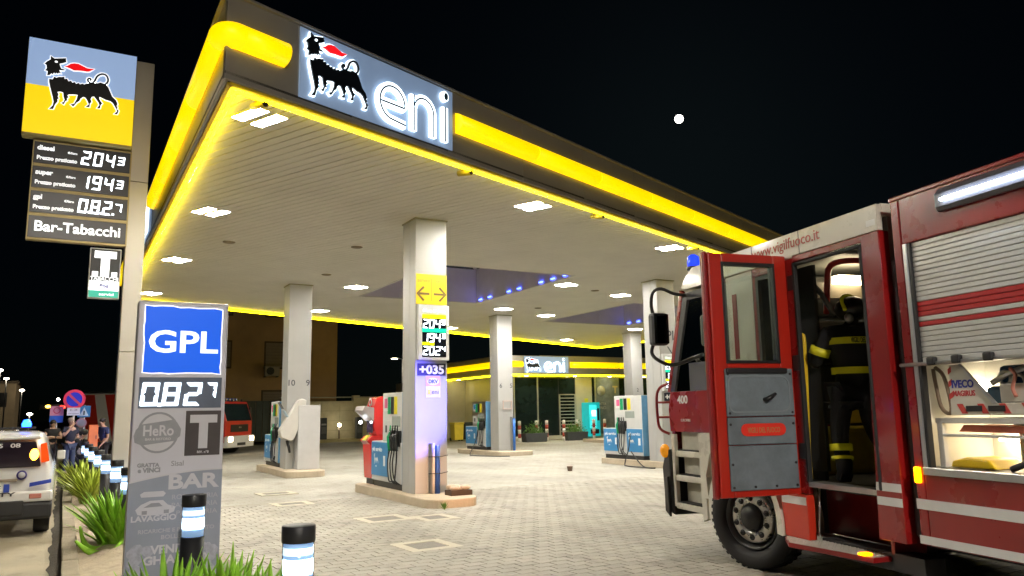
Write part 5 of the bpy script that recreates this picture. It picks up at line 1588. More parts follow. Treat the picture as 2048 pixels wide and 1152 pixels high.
def human(t, J, skin_m, shirt_m, trouser_m, shoe_m, hair_m=None, sleeve=.5, fat=1, long_sleeve=False, hem=None):
    """J: joint positions; builds one continuous body plus clothes as children"""
    f = fat
    V = {'pel': (J['pel'], .13 * f, .1 * f), 'wai': (J['wai'], .12 * f, .095 * f), 'che': (J['che'], .15 * f, .105 * f), 'nec': (J['nec'], .055), 'chin': (J['chin'], .066, .075), 'hed': (J['hed'], .078, .092), 'top': (J['top'], .05, .06)}
    Ed = [('pel', 'wai'), ('wai', 'che'), ('che', 'nec'), ('nec', 'chin'), ('chin', 'hed'), ('hed', 'top')]
    h, n_ = Vector(J['hed']), Vector(J['look'])
    V['nose'] = (tuple(h + n_ * .105 - Vector((0, 0, .03))), .012)
    Ed.append(('hed', 'nose'))
    for s in 'LR':
        sh, el, wr = Vector(J['sh' + s]), Vector(J['el' + s]), Vector(J['wr' + s])
        V['sh' + s] = (tuple(sh), .062); V['el' + s] = (tuple(el), .043); V['wr' + s] = (tuple(wr), .03)
        d = (wr - el).normalized()
        pm = wr + d * .07
        V['pm' + s] = (tuple(pm), .032, .018)
        Ed += [('che', 'sh' + s), ('sh' + s, 'el' + s), ('el' + s, 'wr' + s), ('wr' + s, 'pm' + s)]
        sd = d.cross(Vector((0, 0, 1)))
        sd = sd.normalized() if sd.length > .1 else Vector((1, 0, 0))
        cu = sd.cross(d)
        for k in range(4):
            a = pm + sd * (k - 1.5) * .019 + d * .05 - cu * .01
            b_ = a + d * (.03 - .006 * abs(k - 1.2)) - cu * .025
            V['f%d%s' % (k, s)] = (tuple(a), .0085); V['g%d%s' % (k, s)] = (tuple(b_), .0075)
            Ed += [('pm' + s, 'f%d%s' % (k, s)), ('f%d%s' % (k, s), 'g%d%s' % (k, s))]
        V['th' + s] = (tuple(wr + d * .05 + sd * .05 - cu * .01), .01)
        Ed.append(('wr' + s, 'th' + s))
        hp, kn, an, to = (Vector(J[q + s]) for q in ('hp', 'kn', 'an', 'to'))
        V['hp' + s] = (tuple(hp), .088 * f); V['kn' + s] = (tuple(kn), .058); V['an' + s] = (tuple(an), .04); V['to' + s] = (tuple(to), .035, .025)
        Ed += [('pel', 'hp' + s), ('hp' + s, 'kn' + s), ('kn' + s, 'an' + s), ('an' + s, 'to' + s)]
    body = skinned('body', V, Ed, skin_m, t)
    up = 1.13
    S_ = {k: V[k] for k in ('pel', 'wai', 'che')}
    S_ = {'pel': (J['pel'], .145 * f, .12 * f), 'wai': (J['wai'], .142 * f, .118 * f), 'che': (J['che'], .168 * f, .125 * f), 'col': (tuple(Vector(J['che']).lerp(Vector(J['nec']), .75)), .08)}
    E2 = [('pel', 'wai'), ('wai', 'che'), ('che', 'col')]
    for s in 'LR':
        sh, el, wr = Vector(J['sh' + s]), Vector(J['el' + s]), Vector(J['wr' + s])
        S_['sh' + s] = (tuple(sh), .082 * (f * .5 + .5)); E2.append(('che', 'sh' + s))
        if long_sleeve:
            S_['el' + s] = (tuple(el), .064); S_['wr' + s] = (tuple(el.lerp(wr, .9)), .052)
            E2 += [('sh' + s, 'el' + s), ('el' + s, 'wr' + s)]
        else:
            S_['el' + s] = (tuple(sh.lerp(el, sleeve * 1.3)), .068); E2.append(('sh' + s, 'el' + s))
    if hem: S_['hem'] = (hem, .165 * f, .14 * f); E2.append(('pel', 'hem'))
    shirt = skinned('shirt' if not long_sleeve else 'jacket', S_, E2, shirt_m, body)
    T_ = {'pel': (J['pel'], .142 * f, .115 * f)}
    E3 = []
    for s in 'LR':
        hp, kn, an = (Vector(J[q + s]) for q in ('hp', 'kn', 'an'))
        T_['hp' + s] = (tuple(hp), .1 * f); T_['kn' + s] = (tuple(kn), .074 * f); T_['an' + s] = (tuple(kn.lerp(an, .93)), .062)
        E3 += [('pel', 'hp' + s), ('hp' + s, 'kn' + s), ('kn' + s, 'an' + s)]
    tr = skinned('trousers', T_, E3, trouser_m, body)
    for s in 'LR':
        an, to = Vector(J['an' + s]), Vector(J['to' + s])
        d = (to - an); d.z = 0
        skinned('shoe', {'a': (tuple(an + Vector((0, 0, -.0))), .05), 'h': (tuple(an - d * .2 - Vector((0, 0, .03))), .048), 'b': (tuple(to), .046, .035)}, [('h', 'a'), ('a', 'b')], shoe_m, body)
    if hair_m:
        hh = MB().ball(tuple(h + Vector((0, 0, .045)) - n_ * .02), .105, 14, (.9, 1.0, .85))
        hh.build('hair', hair_m, body)
    for s in (-1, 1):
        sd = n_.cross(Vector((0, 0, 1))).normalized()
        MB().ball(tuple(h + n_ * .088 + sd * s * .032 + Vector((0, 0, .0))), .011, 8).build('eye', mat('eye_dark', (.02, .015, .01), .3), body)
        MB().ball(tuple(h + sd * s * .088 - Vector((0, 0, .015))), .028, 8, (.5, .7, 1)).build('ear', skin_m, body)
    return body, shirt, tr
skin1 = mat('skin_tone', (.45, .27, .18), .5, 0, .06, 8)
navy = mat('navy_cloth', (.015, .018, .035), .85, 0, .15, 14, bump=.3)
jeans = mat('denim', (.05, .07, .12), .85, 0, .2, 16, bump=.3)
blackc = mat('black_cloth', (.01, .01, .011), .85, 0, .2, 14, bump=.3)
shoe = mat('shoe_black', (.012, .012, .012), .5)
hair_g = mat('grey_hair', (.3, .24, .17), .7, 0, .2, 30)
hair_d = mat('dark_hair', (.015, .011, .008), .6, 0, .2, 30)
def stand(k=1.0, arms=None, look=(0, -1, 0), bend=0):
    """joint set of a standing figure facing -y, height about 1.72 * k"""
    J = {'pel': (0, 0, .95), 'wai': (0, 0 - bend * .1, 1.12), 'che': (0, -bend * .25, 1.36), 'nec': (0, -bend * .35, 1.5), 'chin': (0, -.01 - bend * .4, 1.56), 'hed': (0, -.01 - bend * .42, 1.64), 'top': (0, 0 - bend * .42, 1.69),
         'hpL': (.095, 0, .9), 'knL': (.11, -.02, .5), 'anL': (.12, .02, .09), 'toL': (.14, -.13, .045), 'hpR': (-.095, 0, .9), 'knR': (-.11, -.03, .5), 'anR': (-.12, .0, .09), 'toR': (-.15, -.15, .045),
         'shL': (.19, -bend * .25, 1.42), 'shR': (-.19, -bend * .25, 1.42), 'elL': (.25, .03, 1.14), 'elR': (-.25, .03, 1.14), 'wrL': (.24, -.1, .92), 'wrR': (-.24, -.1, .92)}
    J.update(arms or {})
    J = {a: tuple(c * k for c in b) for a, b in J.items()}
    J['look'] = look
    return J
t = thing('person', 'man in dark T-shirt and jeans raising a hand to his mouth by the bollards', 'person', (.2, 27.2, -.06), R(35))
human(t, stand(.97, {'elR': (-.3, -.12, 1.2), 'wrR': (-.09, -.2, 1.5), 'elL': (.24, -.02, 1.14), 'wrL': (.1, -.22, 1.16)}), skin1, navy, jeans, shoe, hair_g)
t = thing('person', 'dark figure with folded arms behind the car, left of the drinking man', 'person', (-.28, 28.6, -.06), R(15))
human(t, stand(.93, {'elR': (-.26, -.08, 1.16), 'wrR': (.08, -.2, 1.2), 'elL': (.26, -.08, 1.16), 'wrL': (-.08, -.22, 1.22)}), skin1, blackc, blackc, shoe, hair_d, .25)
t = thing('person', 'person in navy polo shirt looking down beside the orange box', 'person', (1.16, 28.2, -.06), R(-60))
human(t, stand(.95, {'elR': (-.24, -.08, 1.14), 'wrR': (-.16, -.3, 1.0), 'elL': (.22, -.02, 1.12), 'wrL': (.18, -.2, .92)}, bend=.25), skin1, mat('navy_polo', (.02, .03, .09), .8, 0, .12, 14), blackc, shoe, hair_d)
t = thing('person', 'crouching firefighter in dark jacket with pale cuff reaching to the orange box', 'person', (.35, 27.9, -.06), R(75))
bd_, jk, trs = human(t, stand(.95, {'pel': (0, .1, .62), 'wai': (0, .02, .8), 'che': (0, -.1, 1.0), 'nec': (0, -.17, 1.13), 'chin': (0, -.2, 1.18), 'hed': (0, -.22, 1.25), 'top': (0, -.22, 1.3), 'hpL': (.1, .1, .58), 'knL': (.14, -.28, .5), 'hpR': (-.1, .1, .58), 'knR': (-.14, -.22, .36),
      'anL': (.12, -.1, .09), 'toL': (.14, -.25, .045), 'anR': (-.12, .12, .09), 'toR': (-.14, -.03, .045), 'shL': (.19, -.1, 1.06), 'shR': (-.19, -.1, 1.06), 'elL': (.24, -.3, 1.02), 'wrL': (.16, -.52, 1.12), 'elR': (-.24, -.26, .86), 'wrR': (-.14, -.46, .82)}), skin1, blackc, blackc, shoe, hair_d, long_sleeve=True)
lime = mat('lime_band', (.62, .58, .02), .5)
pale_band = mat('pale_reflective', (.65, .62, .45), .45)
MB().tube([(.18, -.42, 1.06), (.165, -.47, 1.085)], .066, 10).build('cuff_band', pale_band, jk)
MB().ball((0, -.21, 1.26), .125, 14, (1, 1.1, .8)).build('helmet', mat('dark_helmet', (.03, .03, .03), .3), bd_)

# firefighter standing in the crew doorway of the near engine (truck-local pose carried to the world)
def tw(x, y, z=0): return T.matrix_basis @ Vector((x, y, z)) if False else Vector((6.08 + x * math.cos(R(-12.2)) - y * math.sin(R(-12.2)), 5.94 + x * math.sin(R(-12.2)) + y * math.cos(R(-12.2)), z))
gear = mat('black_turnout_cloth', (.012, .013, .016), .8, 0, .2, 16, bump=.4)
khaki = mat('khaki_yoke', (.12, .11, .075), .8, 0, .12, 14, bump=.3)
p0 = tw(.42, -1.18)
t = thing('person', 'firefighter in dark turnout gear with yellow bands standing in the open cab door', 'person', (p0.x, p0.y, .9), R(-12.2))
# faces the inside of the cab (+x, +y), back to the camera, leaning right
J = {'pel': (.0, 0, .84), 'wai': (.02, 0, 1.03), 'che': (.05, .03, 1.3), 'nec': (.09, .06, 1.44), 'chin': (.13, .09, 1.5), 'hed': (.14, .1, 1.57), 'top': (.14, .1, 1.62),
     'hpL': (-.1, .03, .8), 'knL': (-.13, .08, .45), 'anL': (-.15, .02, .1), 'toL': (-.1, .15, .045), 'hpR': (.11, -.05, .8), 'knR': (.2, .03, .52), 'anR': (.26, -.02, .28), 'toR': (.33, .1, .24),
     'shL': (-.14, .12, 1.36), 'shR': (.22, -.08, 1.38), 'elL': (-.2, .24, 1.1), 'wrL': (-.05, .44, 1.12), 'elR': (.36, .06, 1.14), 'wrR': (.32, .32, 1.2), 'look': (.7, .7, 0)}
bd_, jk, trs = human(t, J, mat('black_hood_cloth', (.015, .015, .016), .85, 0, .2, 14), gear, gear, rubber, None, fat=1.22, long_sleeve=True, hem=(0, 0, .74))
def ring(c, rx, ry, z0, z1, a0=0, a1=360, tilt=0):
    m_ = MB()
    n = 28
    pts = []
    for z in (z0, z1):
        for i in range(n + 1):
            a = R(a0 + (a1 - a0) * i / n)
            pts.append((c[0] + rx * math.cos(a), c[1] + ry * math.sin(a), z + tilt * math.cos(a)))
    m_.add(pts, [(i, i + 1, n + 2 + i, n + 1 + i) for i in range(n)], True)
    return m_
ring((.012, .0), .192, .172, .985, 1.045).build('hem_band', lime, jk)
ring((.035, .02), .215, .175, 1.255, 1.315).build('chest_band', lime, jk)
txt('VIGILI DEL FUOCO', jk, (.03, -.163, 1.262), .045, mat('dark_print', (.03, .03, .02), .6), (R(90), 0, R(0)), width=.3, bold=.03)
MB().tube([(-.17, .18, 1.24), (-.185, .205, 1.17)], .092, 12).build('sleeve_band', lime, jk)
MB().tube([(-.137, .06, .36), (-.14, .055, .3)], .098, 12).build('leg_band', lime, trs)
MB().tube([(-.14, .05, .25), (-.143, .045, .22)], .094, 12).build('leg_band', lime, trs)
skinned('yoke', {'a': ((.05, .02, 1.34), .19, .15), 'b': ((.07, .05, 1.42), .12)}, [('a', 'b')], khaki, jk)
h_ = MB().ball((.14, .1, 1.6), .15, 18, (.95, 1.1, .8)).build('helmet', mat('black_helmet', (.015, .015, .015), .3), bd_)
MB().tube(smooth_path([(.0, .02, 1.58), (.04, .1, 1.69), (.14, .14, 1.735), (.24, .12, 1.7)], 4), .018, 8).build('helmet_stripe', lime, h_)
MB().ball((.02, .0, 1.5), .05, 12, (1, .6, 1)).build('ear_cup', steel, h_)
skinned('boot', {'a': ((-.14, .04, .3), .088), 'b': ((-.15, .02, .1), .072), 'c': ((-.11, .13, .05), .06, .048)}, [('a', 'b'), ('b', 'c')], rubber, bd_)
skinned('glove', {'a': ((-.08, .4, 1.12), .05), 'b': ((-.02, .48, 1.12), .045, .03), 'c': ((.03, .52, 1.1), .03, .02)}, [('a', 'b'), ('b', 'c')], black_plastic, bd_)
# ------------------------------------------------------------------ shop
wall_pale = mat('shop_wall', (.5, .47, .36), .7, 0, .06, 2, dirt=.15)
sh = thing('shop_building', 'low service shop with yellow banded roof and dark glazing behind the pumps', 'shop', (0, 0, 0))
SX0, SX1, SY = 21.5, 46, 38.6
MB().box(SX0 + .4, SX1, SY + 2.6, SY + 12, 0, 3.6).build('wall', wall_pale, sh)
MB().box(19.6, SX0 + .4, SY + 6, SY + 12, 0, 3.6).build('wall', wall_pale, sh)
roof = MB().box(SX0 - .7, SX1, SY - 1.0, SY + 12, 3.62, 4.68).build('roof', fas_m, sh, .01)
MB().box(SX0 - .55, SX1, SY - .85, SY + 11.8, 3.58, 3.618).build('soffit', mat('shop_soffit', (.6, .57, .45), .5), roof)
for k in range(11):
    a = SX0 - .7 + k * 2.35
    if k == 0: continue
    MB().box(a + .01, a + 2.34, SY - 1.02, SY - 1.002, 3.64, 4.7).build('fascia_panel', fas_m, roof, .003)
MB().box(SX0 - .72, SX1, SY - 1.04, SY - .98, 3.55, 3.63).build('neon_tube', yellow_neon, roof)
MB().box(SX0 - .74, SX0 - .7, SY - 1.0, SY + 11, 3.55, 3.63).build('neon_tube', yellow_neon, roof)
def band(x0, x1):
    mb = MB()
    n = 8
    prof = [(-.02, -.17)] + [(.17 * math.cos(R(-84 + 168 * i / n)), .17 * math.sin(R(-84 + 168 * i / n))) for i in range(n + 1)] + [(-.02, .17)]
    m_ = len(prof)
    mb.v = [(x, SY - 1.03 - a, 4.2 + b) for x in (x0, x1) for a, b in prof]
    mb.f = [(i, i + 1, m_ + i + 1, m_ + i) for i in range(m_ - 1)] + [tuple(range(m_))[::-1], tuple(range(m_, 2 * m_))]
    mb.sm = [True] * (m_ - 1) + [False] * 2
    mb.build('yellow_band', yellow_tube, roof)
band(25.2, 28.6); band(28.75, 33); band(33.1, 40); band(SX0 - .5, 22.0)
mb = MB()
prof = [(-.02, -.17)] + [(.17 * math.cos(R(-84 + 168 * i / 8)), .17 * math.sin(R(-84 + 168 * i / 8))) for i in range(9)] + [(-.02, .17)]
mb.v = [(SX0 - .73 - a, y, 4.2 + b) for y in (SY - .8, SY + 10) for a, b in prof]
m_ = len(prof)
mb.f = [(i, m_ + i, m_ + i + 1, i + 1) for i in range(m_ - 1)] + [tuple(range(m_)), tuple(range(m_, 2 * m_))[::-1]]
mb.sm = [True] * (m_ - 1) + [False] * 2
mb.build('yellow_band', yellow_tube, roof)
lg3 = thing('logo_sign', 'small lit emblem and letters on the shop roof edge', 'logo sign', (22.1, SY - 1.05, 3.72))
MB().box(0, 2.95, -.02, 0, 0, .92).build('backing', MATS['sign_backing_sheet'], lg3)
dog(lg3, 1.0, .08, .03, sign_black, neon_w, sign_red, .045, .04)
eni(lg3, 1.3, .06, .58, neon_w, letter_dark, .04)
for p in list(lg3.children):
    if p.name.split('.')[0] != 'backing': p.location = (0, -.02, 0)
# glazed front
dark_glass = mat('shop_dark_glass', (.01, .018, .016), .04, 0, .3, 1)
frame_m2 = mat('shop_frame', (.45, .44, .38), .4, .3)
GX = [22.0, 23.55, 25.0]
for a, b in zip(GX[:-1], GX[1:]):
    w_ = MB().box(a + .04, b - .04, SY - .03, SY, .2, 3.56).build('window', dark_glass, sh)
    MB().box(a - .02, a + .04, SY - .08, SY + .02, .1, 3.58).build('mullion', frame_m2, w_)
MB().box(21.9, 31, SY - .06, SY + .1, 0, .2).build('plinth', wall_pale, sh)
MB().box(21.9, 46, SY + .02, SY + 2.6, 0, 3.58).build('inner_volume', mat('shop_dark_core', (.02, .02, .02), .8), sh)
dw = MB().box(25.06, 26.12, SY - .03, SY, 2.55, 3.56).build('window', dark_glass, sh)
dr_ = MB().box(25.06, 26.12, SY - .02, SY, .2, 2.5).build('door', dark_glass, sh)
for k in range(11): MB().box(25.1, 26.08, SY - .07, SY - .04, .4 + k * .19, .45 + k * .19).build('bar', frame_m2, dr_)
for x in (25.02, 26.1): MB().box(x, x + .06, SY - .08, SY, .2, 2.55).build('jamb', frame_m2, dr_)
MB().box(25.02, 26.16, SY - .08, SY, 2.5, 2.56).build('lintel', frame_m2, dr_)
MB().box(26.2, 27.35, SY - .06, SY + .02, .2, 3.58).build('pier', wall_pale, sh, .01)
MB().box(26.8, 27.05, SY - .075, SY - .062, 2.0, 2.3).build('notice', mat('yellow_notice', (.7, .6, .03), .5), sh)
MB().box(27.4, 27.56, SY - .03, SY, .2, 3.56).build('window', dark_glass, sh)
MB().box(27.56, 27.64, SY - .08, SY, .1, 3.58).build('mullion', frame_m2, sh)
ps = MB().box(27.66, 29.4, SY - .03, SY, .2, 3.56).build('window', mat('poster_glass', (.18, .21, .24), .2, 0, .25, 3), sh)
txt('T', ps, (29.1, SY - .035, 2.62), .4, mat('poster_tan', (.45, .36, .22), .5), bold=.06)
MB().lathe([(.0, -.04), (.3, -.04), (.3, -.031)], (28.05, SY, 2.75), 'y', 20).build('poster_badge', mat('poster_pale', (.42, .42, .4), .5), ps)
txt('GRATTA', ps, (28.0, SY - .035, 1.9), .14, MATS['poster_pale'])
txt('e VINCI', ps, (28.0, SY - .035, 1.65), .16, MATS['poster_pale'])
MB().box(29.46, 46, SY - .03, SY, .2, 3.56).build('window', dark_glass, sh)
# under-roof lamps of the shop
for k, x in enumerate((22.6, 25.9, 28.4, 31)):
    MB().lathe([(.09, 3.575), (.09, 3.565), (.0, 3.563)], (x, SY - .45, 0), 'z', 14).build('soffit_lamp', glow('soffit_lamp_glass', (1, .9, .65), 60), sh)
MB().lathe([(.1, 3.575), (.1, 3.56), (.0, 3.558)], (SX0 - .45, SY + 5.2, 0), 'z', 14).build('soffit_lamp', MATS['soffit_lamp_glass'], sh)
t = thing('vending_machine', 'glowing turquoise vending machine against the shop pier', 'vending machine', (26.95, SY - .45, .1))
MB().box(-.4, .4, -.36, .36, 0, 1.95).build('cabinet', mat('turquoise_cabinet', (.02, .35, .38), .35, emit=(0, .8, .85), es=.35), t, .02)
vf = MB().box(-.34, .15, -.375, -.361, .5, 1.8).build('window', glow('vending_cyan', (.05, .75, .8), 1.0), t)
for k in range(4): MB().box(-.32, .13, -.385, -.376, .6 + k * .3, .64 + k * .3).build('shelf', mat('vending_shelf', (.1, .3, .35), .4), vf)
MB().box(-.2, .1, -.385, -.3765, 1.15, 1.5).build('lit_product', glow('vending_white', (.8, .95, 1), 1.8), vf)
MB().box(.2, .34, -.375, -.361, .9, 1.6).build('keypad', dark_metal, t)
MB().box(-.3, .3, -.375, -.361, .15, .4).build('hatch', dark_metal, t)
# striped bollards
strp_w = mat('bollard_white', (.7, .68, .62), .45)
strp_r = mat('bollard_red', (.35, .05, .03), .45)
SB = [18.9, 20.0, 20.95, 22.0, 22.65, 23.75, 24.9, 25.75, 26.5, 27.6]
names_ = ['first', 'second', 'third', 'fourth', 'fifth', 'sixth', 'seventh', 'eighth', 'ninth', 'tenth']
for k, x in enumerate(SB):
    if x == 24.9: y = 36.6
    else: y = 36.2 + (1.2 if x < 20.5 else 0)
    t = thing('striped_bollard', 'red and white striped bollard before the shop, %s from the left' % names_[k], 'bollard', (x, y, -.01), 0, 'striped bollards before the shop')
    for j in range(5):
        MB().lathe([(.085, j * .22), (.085, (j + 1) * .22)] + ([(.0, 1.12)] if j == 4 else []), (0, 0, 0), 'z', 14).build('band', strp_w if j % 2 == 0 else strp_r, t)
# planters with shrubs
for i, (x, y) in enumerate(((21.75, 36.0), (24.4, 36.05))):
    t = thing('planter', 'dark trough planter with a green shrub, %s before the shop' % ('left one' if i == 0 else 'right one'), 'planter', (x, y, -.01), 0, 'planters before the shop')
    MB().prism([(-.62, 0), (.62, 0), (.7, .46), (-.7, .46)], -.25, .25, 'y').build('trough', mat('planter_charcoal', (.05, .055, .055), .6, 0, .15, 6), t, .02)
    MB().box(-.62, .62, -.2, .2, .4, .44).build('soil', mat('potting_soil', (.05, .035, .02), .9), t)
    rr = random.Random(20 + i)
    lf = MB()
    for k in range(420):
        c = Vector((rr.gauss(0, .27), rr.gauss(0, .1), .42 + abs(rr.gauss(0, .24)) * (1 - .3 * rr.random())))
        c.x = max(-.66, min(.66, c.x))
        d = Vector((rr.uniform(-1, 1), rr.uniform(-1, 1), rr.uniform(.2, 1.4))).normalized() * rr.uniform(.08, .17)
        w_ = d.cross(Vector((rr.uniform(-1, 1), rr.uniform(-1, 1), .3))).normalized() * .022
        lf.add([c, c + d * .5 + w_, c + d, c + d * .5 - w_], [(0, 1, 2, 3)])
    lf.build('foliage', mat('planter_leaf', (.09, .2, .03), .6, 0, .35, 9), t)
    st = MB()
    for k in range(5): st.tube([(-.4 + k * .2, 0, .42), (-.4 + k * .2 + rr.uniform(-.08, .08), 0, .75)], .012, 5)
    st.build('stems', mat('woody_stem', (.1, .07, .04), .8), t)
# bins left of the shop
for x, y, c, l in ((19.4, 40.6, (.65, .5, .03), 'yellow wheeled bin by the boundary wall left of the shop'), (20.15, 40.7, (.02, .035, .025), 'dark wheeled bin right of the yellow bin')):
    t = thing('wheeled_bin', l, 'bin', (x, y, 0))
    m_ = mat('bin_' + l.split()[0], c, .5, 0, .08, 4)
    MB().prism([(-.26, .08), (.26, .08), (.3, .95), (-.3, .95)], -.3, .3, 'y').build('body', m_, t, .02)
    MB().prism([(-.33, .96), (.33, .96), (.3, 1.04), (-.3, 1.04)], -.35, .35, 'y').build('lid', m_, t, .02)
    for s_ in (-1, 1): MB().cyl((s_ * .24, .26, .1), (s_ * .29, .26, .1), .1, n=14).build('wheel', rubber, t)
# ------------------------------------------------------------------ boundary wall, gate, building
bw_m = mat('boundary_wall_blocks', (.55, .5, .32), .85, 0, .14, 1.6, bump=.3, dirt=.3)
bwall = thing('boundary_wall', 'pale block boundary wall behind the forecourt', 'wall', (0, 0, 0))
def blocks(x0, x1, z0, z1, y, bw=.9, bh=.42):
    n, m_ = max(1, round((x1 - x0) / bw)), max(1, round((z1 - z0) / bh))
    w_, h_ = (x1 - x0) / n, (z1 - z0) / m_
    core = MB().box(x0, x1, y + .02, y + .3, z0, z1).build('core', mat('wall_mortar', (.26, .24, .16), .9, 0, .1, 3), bwall)
    for j in range(m_):
        for i in range(n):
            MB().box(x0 + i * w_ + .006, x0 + (i + 1) * w_ - .006, y + random.uniform(-.006, .004), y + .05, z0 + j * h_ + .006, z0 + (j + 1) * h_ - .006).build('block', bw_m, bwall)
blocks(11.6, 16.4, 0, 2.45, 49, 1.2, .61)
blocks(16.4, 27, 0, 2.65, 49, 1.2, .66)
MB().box(16.1, 16.5, 48.95, 49.4, 0, 2.8).build('pier', bw_m, bwall, .01)
MB().box(11.5, 27, 48.94, 49.36, 2.66, 2.72).build('coping', mat('wall_coping', (.4, .38, .28), .8), bwall, .01)
tag(MB().box(11.8, 27, 46.6, 48.9, -.05, .12).build('pavement', mat('yellowed_kerb', (.4, .34, .16), .85, 0, .15, 3, bump=.3)), kind='structure')
gt = thing('steel_gate', 'dark green sheet gate left of the boundary wall', 'gate', (9.2, 48.9, 0))
for k in range(6): MB().box(.02 + k * .4, .4 + k * .4, 0, .05, .1, 2.5).build('panel', mat('gate_green', (.05, .06, .04), .6, .2, .15, 4), gt, .01)
MB().box(-.05, 2.46, .05, .1, .1, .2).box(-.05, 2.46, .05, .1, 2.4, 2.5).box(-.08, 0, -.02, .1, 0, 2.6).box(2.42, 2.5, -.02, .1, 0, 2.6).build('gate_frame', dark_metal, gt, .006)
bld = thing('apartment_building', 'plain ochre brown building rising behind the canopy', 'building', (0, 0, 0))
bm_ = mat('ochre_render', (.52, .34, .155), .9, 0, .12, .8, bump=.2, dirt=.3)
MB().box(4.0, 15.45, 50.6, 62, 0, 13).build('wall', bm_, bld)
MB().box(3.8, 15.65, 50.4, 62.2, 13.0, 13.25).build('roof', mat('roof_edge', (.2, .14, .08), .8), bld)
for (x0, z0, w_, h_) in ((10.85, 4.62, 1.5, 1.55), (10.75, 1.75, 1.6, 1.35), (7.2, 4.62, 1.5, 1.55), (7.2, 7.9, 1.5, 1.55), (10.85, 7.9, 1.5, 1.55)):
    wn = MB().box(x0 - .1, x0 + w_ + .1, 50.55, 50.598, z0 - .1, z0 + h_ + .1).build('window', mat('brown_surround', (.1, .065, .03), .8), bld, .01)
    sl_ = mat('roller_blind', (.24, .19, .12), .6, 0, .08, 3)
    for k in range(8): MB().box(x0, x0 + w_, 50.53, 50.549, z0 + k * h_ / 8 + .006, z0 + (k + 1) * h_ / 8 - .006).build('blind_slat', sl_, wn)
ac = thing('air_conditioner', 'outdoor air conditioner unit under the building window', 'air conditioner', (11.15, 50.1, 4.05))
MB().box(-.45, .45, -.16, .16, 0, .62).build('case', mat('ac_grey', (.3, .26, .2), .5), ac, .02)
MB().lathe([(.0, -.165), (.22, -.165), (.24, -.16)], (-.12, 0, .31), 'y', 20).build('fan_recess', cab_dark, ac)
for k in range(4): MB().tube([(-.12 + (.05 + .05 * k) * math.cos(R(a)), -.172, .31 + (.05 + .05 * k) * math.sin(R(a))) for a in range(0, 360, 30)], .006, 5, True).build('grille_ring', dark_metal, ac)
MB().box(-.4, -.35, -.1, .5, -.06, 0).box(.35, .4, -.1, .5, -.06, 0).build('bracket', dark_metal, ac)
# air and vacuum posts with a lit lamp between
for x, l in ((13.75, 'dark air service post by the wall, left of the wall lamp'), (16.0, 'dark air service post by the wall, right of the wall lamp')):
    t = thing('service_post', l, 'service post', (x, 47.6, .12))
    MB().box(-.2, .2, -.18, .18, 0, 1.3).build('cabinet', mat('post_charcoal', (.035, .04, .04), .5), t, .03)
    MB().box(-.15, .15, -.19, -.181, .85, .95).build('screen', mat('post_screen', (.3, .3, .3), .3), t)
    MB().box(-.15, .15, -.19, -.181, .35, .75).build('panel', mat('post_panel', (.09, .1, .1), .5), t)
t = thing('wall_lamp', 'lit lamp on a low post between the two service posts', 'lamp', (14.85, 47.9, .12))
MB().cyl((0, 0, 0), (0, 0, .75), .06, .05, 12).build('post', mat('post_tan', (.25, .2, .14), .7), t)
MB().ball((0, 0, .84), .11, 14).build('globe', glow('warm_globe', (1, .88, .68), 40), t)
t = thing('street_lamp', 'tall street lamp with lit head seen past the front column', 'street lamp', (24.0, 60.5, 0))
MB().cyl((0, 0, 0), (0, 0, 6.0), .08, .05, 12).build('pole', mat('galvanised', (.35, .36, .36), .45, .6), t)
MB().tube([(0, 0, 5.9), (-.1, 0, 6.05), (-.5, 0, 6.1)], .04, 8).build('arm', MATS['galvanised'], t)
MB().box(-.95, -.4, -.12, .12, 6.06, 6.16).build('head', MATS['galvanised'], t, .02)
MB().box(-.92, -.5, -.1, .1, 6.03, 6.058).build('lamp', glow('street_lamp_glass', (1, .85, .6), 60), t)
# ------------------------------------------------------------------ second fire engine behind the totem
E2 = thing('fire_engine', 'red fire engine with white bumper and lit headlamps farther back by the totem', 'fire engine', (6.75, 36.3, -.05), math.atan2(-.777, -.629) + math.pi)
# local: front face at y = 0 looking to -y after turning; x across
E2.rotation_euler = (0, 0, math.atan2(.777, .629))
red2 = mat('engine_red', (.5, .03, .015), .3, 0, .06, 3, coat=.4)
wh2 = mat('engine_white', (.65, .63, .58), .35, 0, .05, 3)
w_ = 1.15
MB().prism([(0, .95), (.0, 1.45), (.28, 2.3), (1.9, 2.3), (1.9, .5), (.0, .5)], -w_, w_, 'x').build('cab', red2, E2, .04)
MB().prism([(-.015, 1.46), (.005, 1.47), (.255, 2.2), (.235, 2.2)], -w_ + .1, w_ - .1, 'x').build('windscreen', mat('engine_glass', (.015, .025, .025), .05, 0, .2, 2), E2)
MB().box(-w_, w_, -.12, .3, .32, .82).build('bumper', wh2, E2, .04)
gr = MB().box(-.75, .75, -.03, .0, .98, 1.3).build('grille', black_plastic, E2, .01)
for z in (1.05, 1.13, 1.21): MB().box(-.7, .7, -.042, -.031, z, z + .02).build('grille_bar', dark_metal, gr)
txt('MAN', gr, (0, -.045, 1.14), .07, steel)
MB().box(-.35, .35, -.135, -.121, .4, .52).build('number_plate', black_plastic, E2)
